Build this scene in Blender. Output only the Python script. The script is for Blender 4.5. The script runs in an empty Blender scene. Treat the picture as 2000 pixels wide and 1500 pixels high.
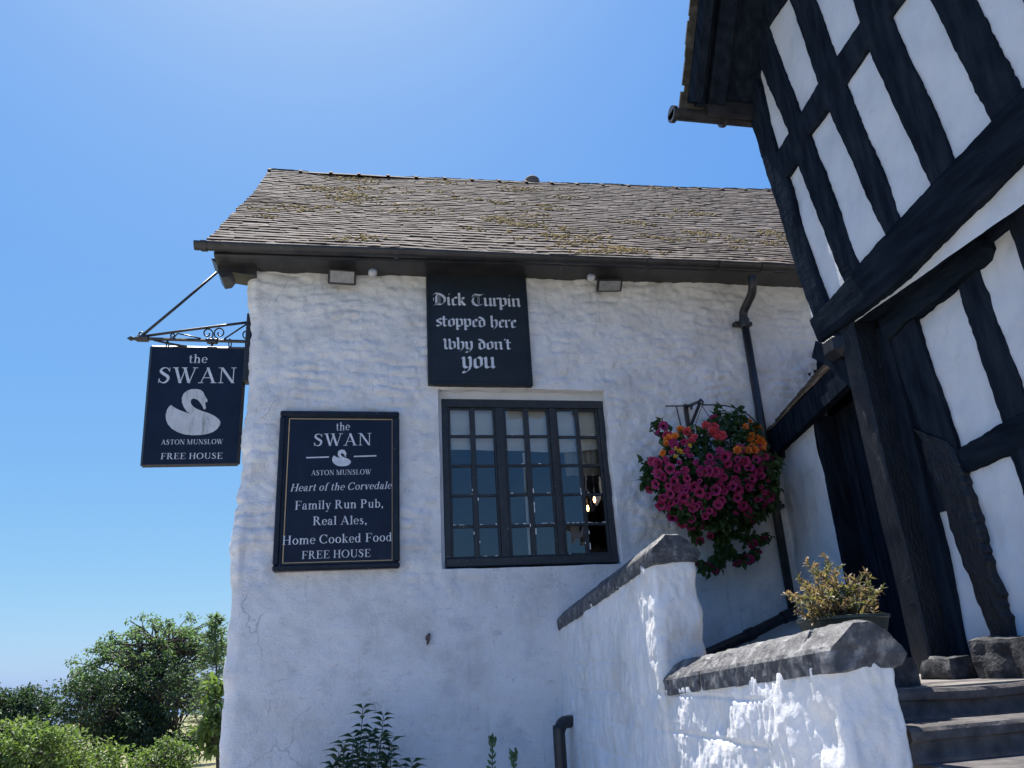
import bpy, math, random
import numpy as np
from mathutils import Vector, Matrix, Euler
random.seed(7); rng = np.random.default_rng(11)
S = bpy.context.scene; COL = S.collection
R_ = math.radians

# ------------------------------------------------------------------ camera
ROT = np.array([[.979, -.018, -.202], [-.195, -.349, -.917], [-.054, .937, -.345]])
CAM = np.array([0., -7., 1.6]); FPX = 1500.
_z = np.array([-235, 4070, -FPX]); _z = _z / np.linalg.norm(_z)
_y = np.array([-319, -571, -FPX]); _y = _y / np.linalg.norm(_y)
_y = _y - _z * (_y @ _z); _y /= np.linalg.norm(_y); _x = np.cross(_y, _z)
ROT = np.stack([_x, _y, _z])
cam = bpy.data.cameras.new('camera'); cam.sensor_width = 36; cam.lens = 36 * FPX / 2000
cam.clip_start = .05; cam.clip_end = 20000
camo = bpy.data.objects.new('camera', cam); COL.objects.link(camo)
M = Matrix(ROT.tolist()).to_4x4(); M.translation = Vector(CAM.tolist()); camo.matrix_world = M
S.camera = camo
# ------------------------------------------------------------------ sky, sun, exposure
SUN_EL, SUN_AZ = R_(65.0), R_(9.5)         # azimuth measured from +Y towards -X
W = bpy.data.worlds.new('World'); S.world = W; W.use_nodes = True
nt = W.node_tree; bg = nt.nodes['Background']; sky = nt.nodes.new('ShaderNodeTexSky')
sky.sky_type = 'NISHITA'; sky.sun_disc = False; sky.sun_elevation = SUN_EL; sky.sun_rotation = -SUN_AZ
sky.air_density = .8; sky.dust_density = 1.0; sky.ozone_density = 8.0; sky.altitude = 100
EXPO = 1.4; STR = .10
# the camera's soft shoulder for a bright blue sky: each channel of the sky is compressed by its own power
sp = nt.nodes.new('ShaderNodeSeparateColor'); cb = nt.nodes.new('ShaderNodeCombineColor'); nt.links.new(sky.outputs[0], sp.inputs[0])
for ch, (k, g) in enumerate(((.118, .95), (.238, .62), (.73, .12))):
    pw = nt.nodes.new('ShaderNodeMath'); pw.operation = 'POWER'; pw.inputs[1].default_value = g; nt.links.new(sp.outputs[ch], pw.inputs[0])
    ml = nt.nodes.new('ShaderNodeMath'); ml.operation = 'MULTIPLY'; ml.inputs[1].default_value = k / (STR * 2 ** EXPO); nt.links.new(pw.outputs[0], ml.inputs[0]); nt.links.new(ml.outputs[0], cb.inputs[ch])
nt.links.new(cb.outputs[0], bg.inputs[0]); bg.inputs[1].default_value = STR
sl = bpy.data.lights.new('sun', 'SUN'); sl.energy = 4.0; sl.angle = R_(.53); sl.color = (1, .96, .9)
so = bpy.data.objects.new('sun', sl); COL.objects.link(so)
sd = Vector((-math.sin(SUN_AZ) * math.cos(SUN_EL), math.cos(SUN_AZ) * math.cos(SUN_EL), math.sin(SUN_EL)))
so.rotation_euler = sd.to_track_quat('Z', 'Y').to_euler(); so.location = (0, 10, 30)
S.view_settings.view_transform = 'Standard'; S.view_settings.look = 'None'
S.view_settings.gamma = 1; S.view_settings.exposure = EXPO

# ------------------------------------------------------------------ measuring helpers: picture point -> point on a known plane of the place
def ray(px, py):
    d = np.array([px - 1000, -(py - 750), -FPX], float); return ROT @ (d / np.linalg.norm(d))
def at(px, py, ax, c):
    r = ray(px, py); return CAM + r * ((c - CAM[ax]) / r[ax])
def front(px, py, y=0.): return at(px, py, 1, y)

# ------------------------------------------------------------------ noise (numpy)
def _h(ix, iy, iz, s):
    n = (ix * 374761393 + iy * 668265263 + iz * 2147483647 + s * 974711) & 0xffffffff
    n = ((n ^ (n >> 13)) * 1274126177) & 0xffffffff
    return ((n ^ (n >> 16)) & 0xffff) / 65535.0
def vnoise(p, s=0):
    p = np.asarray(p, float); i = np.floor(p).astype(np.int64); f = p - i; f = f * f * f * (f * (f * 6 - 15) + 10)
    r = 0
    for a in (0, 1):
        for b in (0, 1):
            for c in (0, 1):
                w = (f[..., 0] if a else 1 - f[..., 0]) * (f[..., 1] if b else 1 - f[..., 1]) * (f[..., 2] if c else 1 - f[..., 2])
                r = r + w * _h(i[..., 0] + a, i[..., 1] + b, i[..., 2] + c, s)
    return r * 2 - 1
def fbm(p, o=3, s=0):
    r, a = 0, 1.
    for k in range(o):
        r = r + a * vnoise(np.asarray(p) * 2 ** k + 7.3 * k, s + k); a *= .5
    return r
def sstep(a, b, x):
    t = np.clip((x - a) / (b - a), 0, 1); return t * t * (3 - 2 * t)

# ------------------------------------------------------------------ object helpers
def link(o, parent=None):
    COL.objects.link(o)
    if parent is not None: o.parent = parent
    return o
def tag(o, label=None, cat=None, group=None, kind=None):
    if label: o['label'] = label
    if cat: o['category'] = cat
    if group: o['group'] = group
    if kind: o['kind'] = kind
    return o
def thing(name, label, cat, loc=(0, 0, 0), group=None):
    o = bpy.data.objects.new(name, None); o.empty_display_size = .1; o.location = loc
    link(o); return tag(o, label, cat, group)
def worldloc(o):
    v = Vector((0, 0, 0))
    while o is not None: v = v + o.location; o = o.parent
    return v
class MB:
    """collects verts and faces (with a material slot) in world coordinates"""
    def __init__(s): s.v = []; s.f = []; s.m = []; s.n = 0
    def add(s, verts, faces, mi=0):
        verts = np.asarray(verts, float).reshape(-1, 3); b = s.n
        s.v.append(verts); s.n += len(verts)
        for f in faces: s.f.append(tuple(int(i) + b for i in f)); s.m.append(mi)
    def box(s, a, b, mi=0, bev=0.0):
        a = np.minimum(a, b); c = np.maximum(np.asarray(a), b); b2 = np.maximum(a, b)
        x0, y0, z0 = a; x1, y1, z1 = b2
        if bev <= 0:
            v = [(x0, y0, z0), (x1, y0, z0), (x1, y1, z0), (x0, y1, z0), (x0, y0, z1), (x1, y0, z1), (x1, y1, z1), (x0, y1, z1)]
            s.add(v, [(0, 3, 2, 1), (4, 5, 6, 7), (0, 1, 5, 4), (1, 2, 6, 5), (2, 3, 7, 6), (3, 0, 4, 7)], mi)
        else:
            k = bev; ring = []
            for (z, i) in ((z0, k), (z0 + k, 0), (z1 - k, 0), (z1, k)):
                xa, xb, ya, yb = x0 + i, x1 - i, y0 + i, y1 - i; c = k if i == 0 else 0.001
                ring.append([(xa + c, ya, z), (xb - c, ya, z), (xb, ya + c, z), (xb, yb - c, z), (xb - c, yb, z), (xa + c, yb, z), (xa, yb - c, z), (xa, ya + c, z)])
            s.add([p for r in ring for p in r],
                  [tuple(range(7, -1, -1)), tuple(range(24, 32))] + [(8 * r + i, 8 * r + (i + 1) % 8, 8 * r + 8 + (i + 1) % 8, 8 * r + 8 + i) for r in range(3) for i in range(8)], mi)
    def tube(s, pts, r, n=8, mi=0, cap=True):
        P = np.asarray(pts, float); k = len(P); rr = np.full(k, r, float) if np.isscalar(r) else np.asarray(r, float)
        T = np.gradient(P, axis=0) if k > 2 else np.repeat((P[1] - P[0])[None], k, 0)
        T /= np.linalg.norm(T, axis=1)[:, None] + 1e-12
        u = np.cross(T[0], (0, 0, 1.)); 
        if np.linalg.norm(u) < .05: u = np.cross(T[0], (1., 0, 0))
        V = []
        for i in range(k):
            u = u - T[i] * (u @ T[i]); u /= np.linalg.norm(u) + 1e-12; w = np.cross(T[i], u)
            for j in range(n):
                a = 2 * math.pi * j / n; V.append(P[i] + rr[i] * (math.cos(a) * u + math.sin(a) * w))
        F = [(i * n + j, i * n + (j + 1) % n, (i + 1) * n + (j + 1) % n, (i + 1) * n + j) for i in range(k - 1) for j in range(n)]
        if cap: F += [tuple(range(n - 1, -1, -1)), tuple((k - 1) * n + j for j in range(n))]
        s.add(V, F, mi)
    def lathe(s, prof, c, n=24, mi=0):
        V = [(c[0] + r * math.cos(2 * math.pi * j / n), c[1] + r * math.sin(2 * math.pi * j / n), c[2] + z) for (r, z) in prof for j in range(n)]
        s.add(V, [(i * n + j, i * n + (j + 1) % n, (i + 1) * n + (j + 1) % n, (i + 1) * n + j) for i in range(len(prof) - 1) for j in range(n)], mi)
    def build(s, name, mats, parent=None, smooth=False, local=False):
        me = bpy.data.meshes.new(name)
        V = np.concatenate(s.v) if s.v else np.zeros((0, 3))
        if parent is not None and not local: V = V - np.array(worldloc(parent))
        me.from_pydata(V.tolist(), [], s.f)
        for m in (mats if isinstance(mats, (list, tuple)) else [mats]): me.materials.append(m)
        if any(s.m): me.polygons.foreach_set('material_index', s.m)
        if smooth: me.polygons.foreach_set('use_smooth', [True] * len(s.f))
        me.update(); o = bpy.data.objects.new(name, me); return link(o, parent)

def grid_faces(nu, nv, keep=None):
    i, j = np.meshgrid(np.arange(nu - 1), np.arange(nv - 1), indexing='ij'); i = i.ravel(); j = j.ravel()
    f = np.stack([i * nv + j, (i + 1) * nv + j, (i + 1) * nv + j + 1, i * nv + j + 1], 1)
    if keep is not None: f = f[keep.ravel()]
    return f
def quads_object(name, V, F, mats, parent=None, smooth=True, mi=None):
    """fast mesh from numpy quads"""
    V = np.asarray(V, np.float64).reshape(-1, 3)
    if parent is not None: V = V - np.array(worldloc(parent))
    F = np.asarray(F, np.int32); k = F.shape[1]
    me = bpy.data.meshes.new(name); me.vertices.add(len(V)); me.vertices.foreach_set('co', V.ravel().astype(np.float32))
    me.loops.add(F.size); me.loops.foreach_set('vertex_index', F.ravel())
    me.polygons.add(len(F)); me.polygons.foreach_set('loop_start', np.arange(0, F.size, k, dtype=np.int32))
    for m in (mats if isinstance(mats, (list, tuple)) else [mats]): me.materials.append(m)
    me.update(calc_edges=True); me.validate()
    me.polygons.foreach_set('use_smooth', [bool(smooth)] * len(me.polygons))
    if mi is not None and len(me.polygons) == len(F): me.polygons.foreach_set('material_index', np.asarray(mi, np.int32))
    o = bpy.data.objects.new(name, me); return link(o, parent)
def leaf_quads(P, D, U, L, Wd, fold=.25, droop=.0):
    """leaves as two quads folded along the midrib: base P, direction D, up U, length L, width Wd (arrays)"""
    P = np.asarray(P); D = D / (np.linalg.norm(D, axis=1)[:, None] + 1e-9)
    Sd = np.cross(D, U); Sd /= np.linalg.norm(Sd, axis=1)[:, None] + 1e-9; N = np.cross(Sd, D)
    L = np.asarray(L).reshape(-1, 1) * np.ones((len(P), 1)); Wd = np.asarray(Wd).reshape(-1, 1) * np.ones((len(P), 1))
    b = P; t = P + D * L - N * L * droop; m1 = P + D * L * .35 - N * L * droop * .15; 
    l1 = P + D * L * .42 + Sd * Wd * .5 + N * Wd * fold; r1 = P + D * L * .42 - Sd * Wd * .5 + N * Wd * fold
    m2 = P + D * L * .62 - N * L * droop * .4
    l2 = l1 * .55 + t * .45 + Sd * Wd * .14; r2 = r1 * .55 + t * .45 - Sd * Wd * .14
    V = np.stack([b, l1, l2, t, r2, r1, m2], 1).reshape(-1, 3); n = len(P); o = (np.arange(n) * 7)[:, None]
    F = np.concatenate([o + np.array([[0, 6, 2, 1]]), o + np.array([[6, 3, 3, 2]]), o + np.array([[0, 5, 4, 6]]), o + np.array([[6, 4, 3, 3]])])
    F = np.concatenate([o + np.array([[0, 6, 2, 1]]), o + np.array([[0, 5, 4, 6]])]); T1 = np.concatenate([o + np.array([[6, 3, 2]]), o + np.array([[6, 4, 3]])])
    return V, F, T1
def leaves_object(name, P, D, U, L, Wd, mat, parent=None, fold=.25, droop=0.):
    V, F, T1 = leaf_quads(P, D, U, L, Wd, fold, droop)
    tri = np.concatenate([F[:, [0, 1, 2]], F[:, [0, 2, 3]], T1]); n = len(P)
    return quads_object(name, V, tri, mat, parent, smooth=False)
def rand_dirs(n):
    v = rng.normal(size=(n, 3)); return v / np.linalg.norm(v, axis=1)[:, None]

# ------------------------------------------------------------------ materials
def mat(name, cols, scale=4., rough=.8, bump=0., bscale=40., stretch=(1, 1, 1), detail=5, spec=.5, thr=(.35, .65), island=0., extra=None, brough=.6, second=None, metallic=0.):
    m = bpy.data.materials.new(name); m.use_nodes = True; t = m.node_tree; N = t.nodes; L = t.links
    p = N['Principled BSDF']; p.inputs['Roughness'].default_value = rough; p.inputs['Specular IOR Level'].default_value = spec
    p.inputs['Metallic'].default_value = metallic
    tc = N.new('ShaderNodeTexCoord'); mp = N.new('ShaderNodeMapping'); mp.inputs['Scale'].default_value = stretch
    L.new(tc.outputs['Object'], mp.inputs[0])
    n = N.new('ShaderNodeTexNoise'); n.inputs['Scale'].default_value = scale; n.inputs['Detail'].default_value = detail; n.inputs['Roughness'].default_value = brough
    L.new(mp.outputs[0], n.inputs['Vector'])
    r = N.new('ShaderNodeValToRGB'); e = r.color_ramp.elements
    k = len(cols)
    e[0].position = thr[0]; e[1].position = thr[1]; e[0].color = (*cols[0], 1); e[1].color = (*cols[-1], 1)
    for i in range(1, k - 1):
        q = e.new(thr[0] + (thr[1] - thr[0]) * i / (k - 1)); q.color = (*cols[i], 1)
    L.new(n.outputs[0], r.inputs[0]); col = r.outputs[0]
    def mixc(a, fac, b, mode='MIX'):
        x = N.new('ShaderNodeMix'); x.data_type = 'RGBA'; x.blend_type = mode
        if isinstance(fac, float): x.inputs[0].default_value = fac
        else: L.new(fac, x.inputs[0])
        L.new(a, x.inputs[6])
        if isinstance(b, tuple): x.inputs[7].default_value = (*b, 1)
        else: L.new(b, x.inputs[7])
        return x.outputs[2]
    def noise(sc, st=(1, 1, 1), det=5, lo=.5, hi=.6, rot=0):
        mp2 = N.new('ShaderNodeMapping'); mp2.inputs['Scale'].default_value = st; mp2.inputs['Location'].default_value = (sc, 3.1, 1.7); L.new(tc.outputs['Object'], mp2.inputs[0])
        q = N.new('ShaderNodeTexNoise'); q.inputs['Scale'].default_value = sc; q.inputs['Detail'].default_value = det; q.inputs['Roughness'].default_value = .65
        L.new(mp2.outputs[0], q.inputs['Vector'])
        mr = N.new('ShaderNodeMapRange'); mr.interpolation_type = 'SMOOTHSTEP'; mr.inputs[1].default_value = lo; mr.inputs[2].default_value = hi; L.new(q.outputs[0], mr.inputs[0]); return mr.outputs[0]
    if second:
        for (sc, st, lo, hi, c, amt) in second:
            f = noise(sc, st, 6, lo, hi); mu = N.new('ShaderNodeMath'); mu.operation = 'MULTIPLY'; L.new(f, mu.inputs[0]); mu.inputs[1].default_value = amt
            col = mixc(col, mu.outputs[0], c)
    if island:
        g = N.new('ShaderNodeNewGeometry'); mr = N.new('ShaderNodeMapRange'); mr.inputs[3].default_value = 1 - island; mr.inputs[4].default_value = 1 + island
        L.new(g.outputs['Random Per Island'], mr.inputs[0]); cb = N.new('ShaderNodeCombineColor'); 
        for i in range(3): L.new(mr.outputs[0], cb.inputs[i])
        col = mixc(col, 1.0, cb.outputs[0], 'MULTIPLY')
    if extra: col = extra(N, L, tc, col, mixc, noise)
    L.new(col, p.inputs['Base Color'])
    if bump:
        b1 = N.new('ShaderNodeTexNoise'); b1.inputs['Scale'].default_value = bscale; b1.inputs['Detail'].default_value = 6; b1.inputs['Roughness'].default_value = .65
        L.new(mp.outputs[0], b1.inputs['Vector']); bp = N.new('ShaderNodeBump'); bp.inputs['Strength'].default_value = bump; bp.inputs['Distance'].default_value = .01
        L.new(b1.outputs[0], bp.inputs['Height']); L.new(bp.outputs[0], p.inputs['Normal'])
    return m
def leafmat(name, cols, scale=2.5, rough=.5, trans=.35, island=.3, spec=.4):
    m = mat(name, cols, scale=scale, rough=rough, island=island, spec=spec, thr=(.3, .7)); t = m.node_tree; N = t.nodes; L = t.links
    p = N['Principled BSDF']; src = p.inputs['Base Color'].links[0].from_socket
    tr = N.new('ShaderNodeBsdfTranslucent'); 
    mx = N.new('ShaderNodeMix'); mx.data_type = 'RGBA'; mx.blend_type = 'MULTIPLY'; mx.inputs[0].default_value = 1; L.new(src, mx.inputs[6]); mx.inputs[7].default_value = (1.5, 1.6, .7, 1)
    L.new(mx.outputs[2], tr.inputs[0]); ms = N.new('ShaderNodeMixShader'); ms.inputs[0].default_value = trans
    L.new(p.outputs[0], ms.inputs[1]); L.new(tr.outputs[0], ms.inputs[2]); L.new(ms.outputs[0], N['Material Output'].inputs[0]); return m
def emis(name, c, s):
    m = bpy.data.materials.new(name); m.use_nodes = True; p = m.node_tree.nodes['Principled BSDF']
    p.inputs['Base Color'].default_value = (*c, 1); p.inputs['Emission Color'].default_value = (*c, 1); p.inputs['Emission Strength'].default_value = s; return m

def cracks(N, L, tc, col, mixc, noise):
    # hairline cracks: warped voronoi edges kept only in scattered places; grey-green damp stains
    w = N.new('ShaderNodeTexNoise'); w.inputs['Scale'].default_value = 2.2; w.inputs['Detail'].default_value = 4; L.new(tc.outputs['Object'], w.inputs['Vector'])
    mx = N.new('ShaderNodeMix'); mx.data_type = 'VECTOR'; mx.inputs[0].default_value = .35; L.new(tc.outputs['Object'], mx.inputs[4]); L.new(w.outputs['Color'], mx.inputs[5])
    v = N.new('ShaderNodeTexVoronoi'); v.feature = 'DISTANCE_TO_EDGE'; v.inputs['Scale'].default_value = 2.3; L.new(mx.outputs[1], v.inputs['Vector'])
    mr = N.new('ShaderNodeMapRange'); mr.inputs[1].default_value = .003; mr.inputs[2].default_value = .009; mr.inputs[3].default_value = 1; mr.inputs[4].default_value = 0; L.new(v.outputs[0], mr.inputs[0])
    k = noise(1.1, (1, 1, 1), 3, .55, .66); mu = N.new('ShaderNodeMath'); mu.operation = 'MULTIPLY'; L.new(mr.outputs[0], mu.inputs[0]); L.new(k, mu.inputs[1])
    mu2 = N.new('ShaderNodeMath'); mu2.operation = 'MULTIPLY'; L.new(mu.outputs[0], mu2.inputs[0]); mu2.inputs[1].default_value = .38
    return mixc(col, mu2.outputs[0], (.16, .14, .13))
M_white = mat('white_painted_stone', [(.60, .58, .56), (.71, .70, .69), (.76, .75, .74)], scale=2.2, rough=.85, bump=1.0, bscale=52, thr=(.3, .62),
    second=[(1.3, (1, 1, 2.2), .52, .72, (.58, .55, .49), .4), (7, (1, 1, 2.5), .57, .74, (.46, .43, .40), .6), (16, (1, 1, 3.), .60, .72, (.46, .38, .35), .45), (7, (3, 3, .22), .58, .72, (.50, .50, .48), .5), (3.4, (1, 1, 1), .52, .68, (.54, .54, .55), .6), (24, (1, 1, 1.6), .63, .72, (.30, .27, .25), .65)], extra=cracks)
M_garden = mat('white_painted_garden_wall', [(.60, .58, .55), (.72, .71, .69), (.76, .75, .74)], scale=3, rough=.85, bump=.6, bscale=45, thr=(.3, .62),
    second=[(2, (2, 2, .8), .55, .72, (.55, .52, .42), .5), (9, (2, 2, 1), .63, .74, (.30, .28, .23), .55), (30, (1, 1, 1), .66, .73, (.2, .19, .17), .6)])
M_infill = mat('white_infill_plaster', [(.50, .52, .55), (.57, .59, .62), (.61, .63, .66)], scale=3, rough=.8, bump=.35, bscale=25, thr=(.3, .65),
    second=[(8, (1, 1, 1), .62, .75, (.50, .46, .40), .5), (30, (1, 1, .5), .68, .74, (.3, .27, .24), .5), (2.5, (1, 1, .6), .55, .72, (.48, .48, .47), .5)])
M_cream = mat('cream_soffit_plaster', [(.58, .52, .42), (.66, .61, .52)], scale=4, rough=.85, bump=.3, bscale=30)
M_timber = mat('black_painted_timber', [(.008, .011, .017), (.014, .020, .030), (.024, .031, .042)], scale=9, rough=.7, spec=0., bump=.6, bscale=55, stretch=(2, 2, .35), thr=(.3, .7),  # bluish sheen of the sky is put into the base colour, specular off
    second=[(60, (1, 1, .6), .70, .76, (.16, .16, .17), .5)])
M_timber_h = mat('black_painted_beam', [(.006, .009, .014), (.011, .016, .024), (.018, .024, .034)], scale=9, rough=.7, spec=0., bump=.6, bscale=55, stretch=(2, .35, 2), thr=(.3, .7),  # same sky sheen carried by the base colour
    second=[(60, (1, .6, 1), .71, .77, (.16, .16, .17), .5)])
M_tar = mat('tarred_glossy_timber', [(.005, .006, .009), (.013, .015, .020)], scale=20, rough=.3, spec=.35, bump=.9, bscale=45, stretch=(2, 2, .5),
    second=[(50, (1, 1, .6), .66, .72, (.2, .2, .2), .5)])
M_iron = mat('black_wrought_iron', [(.012, .012, .014), (.03, .028, .028)], scale=30, rough=.45, bump=.2, bscale=80)
M_gutter = mat('black_gutter_paint', [(.012, .012, .014), (.030, .029, .030)], scale=6, rough=.4, bump=.15, bscale=40, second=[(14, (.6, 1, 1), .62, .72, (.10, .095, .09), .5)])
M_frame = mat('peeling_black_window_paint', [(.010, .013, .018), (.022, .026, .032)], scale=12, rough=.45, bump=.4, bscale=60, second=[(42, (1, 1, 1), .665, .70, (.45, .43, .40), .8)])
M_sign = mat('dark_navy_sign_paint', [(.006, .012, .028), (.009, .017, .038)], scale=3, rough=.5, spec=.2, bump=.06, bscale=30, second=[(3, (2, 1, .5), .52, .72, (.020, .027, .044), .6)])
M_signblack = mat('black_sign_board', [(.010, .014, .019), (.016, .021, .027)], scale=5, rough=.5, spec=.3, bump=.12, bscale=25)
M_signframe = mat('black_sign_frame', [(.006, .008, .015), (.012, .015, .024)], scale=8, rough=.35, spec=.3, bump=.2, bscale=40, second=[(38, (1, 1, 1), .68, .71, (.4, .4, .4), .8)])
M_letter = mat('pale_sign_lettering', [(.48, .50, .53), (.64, .66, .70)], scale=14, rough=.6, second=[(45, (1, 1, 1), .62, .70, (.25, .27, .32), .6)])
M_swan = mat('weathered_swan_paint', [(.46, .47, .46), (.56, .57, .58)], scale=8, rough=.6, second=[(9, (1.6, 1, .35), .52, .68, (.16, .17, .15), .75)])
M_gold = mat('gold_border_paint', [(.42, .28, .12), (.50, .36, .18)], scale=20, rough=.5)
M_tile = mat('old_stone_roof_tiles', [(.085, .064, .052), (.145, .116, .096), (.22, .19, .165)], scale=9, rough=.9, spec=.12, bump=.5, bscale=60, island=.3, thr=(.3, .7),
    second=[(5, (1, 1, 1), .56, .68, (.22, .19, .165), .6), (2.3, (1, 1, 1), .60, .72, (.16, .12, .045), .5)])
M_darktile = mat('dark_mossy_roof_tiles', [(.035, .034, .030), (.065, .062, .054), (.10, .095, .08)], scale=9, rough=.9, spec=.1, bump=.5, bscale=60, island=.3)
M_basestone = mat('black_painted_base_stone', [(.014, .015, .018), (.035, .036, .04), (.09, .09, .09)], scale=12, rough=.7, spec=.3, bump=.9, bscale=50)
M_butt = mat('weathered_tile_butts_painted_shade', [(.035, .028, .028), (.07, .058, .055)], scale=30, rough=.9)  # dirty weathered tile edges, darkened further to paint in the shadow gaps below them
M_moss = mat('dry_yellow_moss', [(.26, .17, .06), (.42, .29, .10), (.55, .39, .15)], scale=14, rough=.95, bump=1., bscale=120, thr=(.3, .7))
M_coping = mat('worn_black_coping_stone', [(.026, .027, .032), (.075, .075, .08), (.28, .275, .265)], scale=16, rough=.55, bump=.9, bscale=50, thr=(.32, .72), second=[(30, (1, 1, 1), .6, .7, (.25, .24, .22), .5)])
M_brick = mat('dark_brick_steps', [(.045, .041, .041), (.08, .071, .069), (.115, .104, .10)], scale=10, rough=.85, bump=.6, bscale=50, second=[(22, (1, 1, 1), .64, .72, (.26, .24, .22), .6)])
M_paving = mat('worn_stone_paving', [(.14, .125, .11), (.24, .22, .20)], scale=6, rough=.85, bump=.4, bscale=40)
M_ground = mat('pale_gravel_ground', [(.30, .28, .26), (.38, .36, .34)], scale=.8, rough=.9, bump=.5, bscale=20)
M_field = mat('dry_meadow_grass', [(.10, .11, .045), (.20, .18, .08), (.26, .22, .11)], scale=.25, rough=.95, bump=.5, bscale=3)
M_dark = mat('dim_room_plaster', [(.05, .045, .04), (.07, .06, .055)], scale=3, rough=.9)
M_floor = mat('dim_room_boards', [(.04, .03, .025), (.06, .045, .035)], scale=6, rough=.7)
M_blind = mat('pale_window_blind', [(.80, .79, .76), (.86, .85, .82)], scale=3, rough=.9, stretch=(.3, 1, 6))
M_curtain = mat('beige_curtain_cloth', [(.34, .31, .26), (.44, .41, .35)], scale=6, rough=.95, stretch=(3, 1, .3))
M_bulb = emis('glowing_filament', (1, .55, .2), 5)
M_lens = mat('floodlight_lens', [(.20, .20, .20), (.27, .27, .27)], scale=20, rough=.25)
M_disc = mat('pale_round_fitting', [(.42, .40, .40), (.5, .48, .48)], scale=9, rough=.6)
M_pot = mat('dark_green_plastic_pot', [(.016, .026, .020), (.028, .040, .032)], scale=8, rough=.4)
M_soil = mat('dark_potting_soil', [(.02, .015, .01), (.05, .035, .025)], scale=40, rough=1, bump=1, bscale=90)
M_bark = mat('grey_brown_bark', [(.05, .04, .03), (.12, .10, .08)], scale=10, rough=.95, bump=1, bscale=30, stretch=(1, 1, .3))
M_stem = mat('green_brown_stem', [(.06, .06, .03), (.10, .09, .04)], scale=10, rough=.8)
M_leaf_tree = leafmat('tree_leaf', [(.075, .125, .075), (.11, .17, .10), (.15, .21, .125)], trans=.5)
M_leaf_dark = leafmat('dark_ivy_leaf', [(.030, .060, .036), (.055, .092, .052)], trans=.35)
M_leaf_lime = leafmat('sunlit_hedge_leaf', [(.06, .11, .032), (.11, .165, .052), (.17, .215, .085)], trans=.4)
M_leaf_laurel = leafmat('glossy_laurel_leaf', [(.020, .050, .024), (.040, .085, .038)], rough=.35, trans=.2)
M_leaf_basket = leafmat('basket_leaf', [(.018, .042, .014), (.035, .075, .022), (.06, .10, .03)], trans=.3)
M_leaf_red = leafmat('bronze_shrub_leaf', [(.06, .095, .035), (.13, .125, .07), (.26, .165, .135), (.09, .13, .055)], trans=.35, scale=9, island=.4)
M_petunia = leafmat('magenta_petal', [(.22, .010, .070), (.36, .016, .115)], trans=.25, scale=20, island=.15)
M_throat = mat('dark_petal_throat', [(.05, .004, .03), (.08, .006, .04)], scale=30, rough=.7)
M_orange = leafmat('orange_petal', [(.62, .16, .03), (.75, .26, .06)], trans=.3, scale=20, island=.2)
M_coral = leafmat('coral_petal', [(.50, .05, .09), (.60, .09, .10)], trans=.3, scale=20, island=.2)
M_yellow = leafmat('yellow_petal', [(.62, .38, .04), (.70, .45, .08)], trans=.3, scale=20, island=.15)
M_wire = mat('thin_dark_wire', [(.03, .03, .03), (.05, .05, .05)], scale=30, rough=.5)
M_chip = mat('exposed_brown_stone', [(.07, .05, .045), (.12, .09, .08)], scale=30, rough=.9, bump=.8, bscale=60)
def glassmat():
    m = bpy.data.materials.new('old_window_glass'); m.use_nodes = True; t = m.node_tree; N = t.nodes; L = t.links; N.remove(N['Principled BSDF'])
    g = N.new('ShaderNodeBsdfGlossy'); g.inputs['Roughness'].default_value = .01; g.inputs[0].default_value = (1, .93, .90, 1)
    tr = N.new('ShaderNodeBsdfTransparent'); tr.inputs[0].default_value = (.95, .96, .95, 1)
    fr = N.new('ShaderNodeFresnel'); fr.inputs[0].default_value = 1.95
    tc = N.new('ShaderNodeTexCoord'); n = N.new('ShaderNodeTexNoise'); n.inputs['Scale'].default_value = 4; L.new(tc.outputs['Object'], n.inputs['Vector'])
    b = N.new('ShaderNodeBump'); b.inputs['Strength'].default_value = .12; b.inputs['Distance'].default_value = .01; L.new(n.outputs[0], b.inputs['Height'])
    L.new(b.outputs[0], g.inputs['Normal']); ms = N.new('ShaderNodeMixShader'); L.new(fr.outputs[0], ms.inputs[0]); L.new(tr.outputs[0], ms.inputs[1]); L.new(g.outputs[0], ms.inputs[2])
    L.new(ms.outputs[0], N['Material Output'].inputs[0]); return m
M_glass = glassmat()

# ================================================================== GROUND
def build_ground():
    r = np.concatenate([np.linspace(0, 30, 31), np.geomspace(33, 6000, 40)]); a = np.linspace(0, 2 * math.pi, 97)
    rr, aa = np.meshgrid(r, a, indexing='ij'); x = rr * np.cos(aa); y = rr * np.sin(aa) - 3
    P = np.stack([x * .05, y * .05, x * 0], -1)
    z = -.045 * np.maximum(0, rr - 9) ** 1.0 + .15 * vnoise(P, 3) * sstep(8, 30, rr)
    z = np.where(rr > 900, -.045 * 891 - (rr - 900) * .028, z)
    V = np.stack([x, y, z], -1).reshape(-1, 3); F = grid_faces(len(r), len(a))
    cx = V[F].mean(1); mi = (np.hypot(cx[:, 0], cx[:, 1] + 3) > 11).astype(int)
    o = quads_object('ground', V, F, [M_ground, M_field], mi=mi); tag(o, kind='structure')
build_ground()

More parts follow.
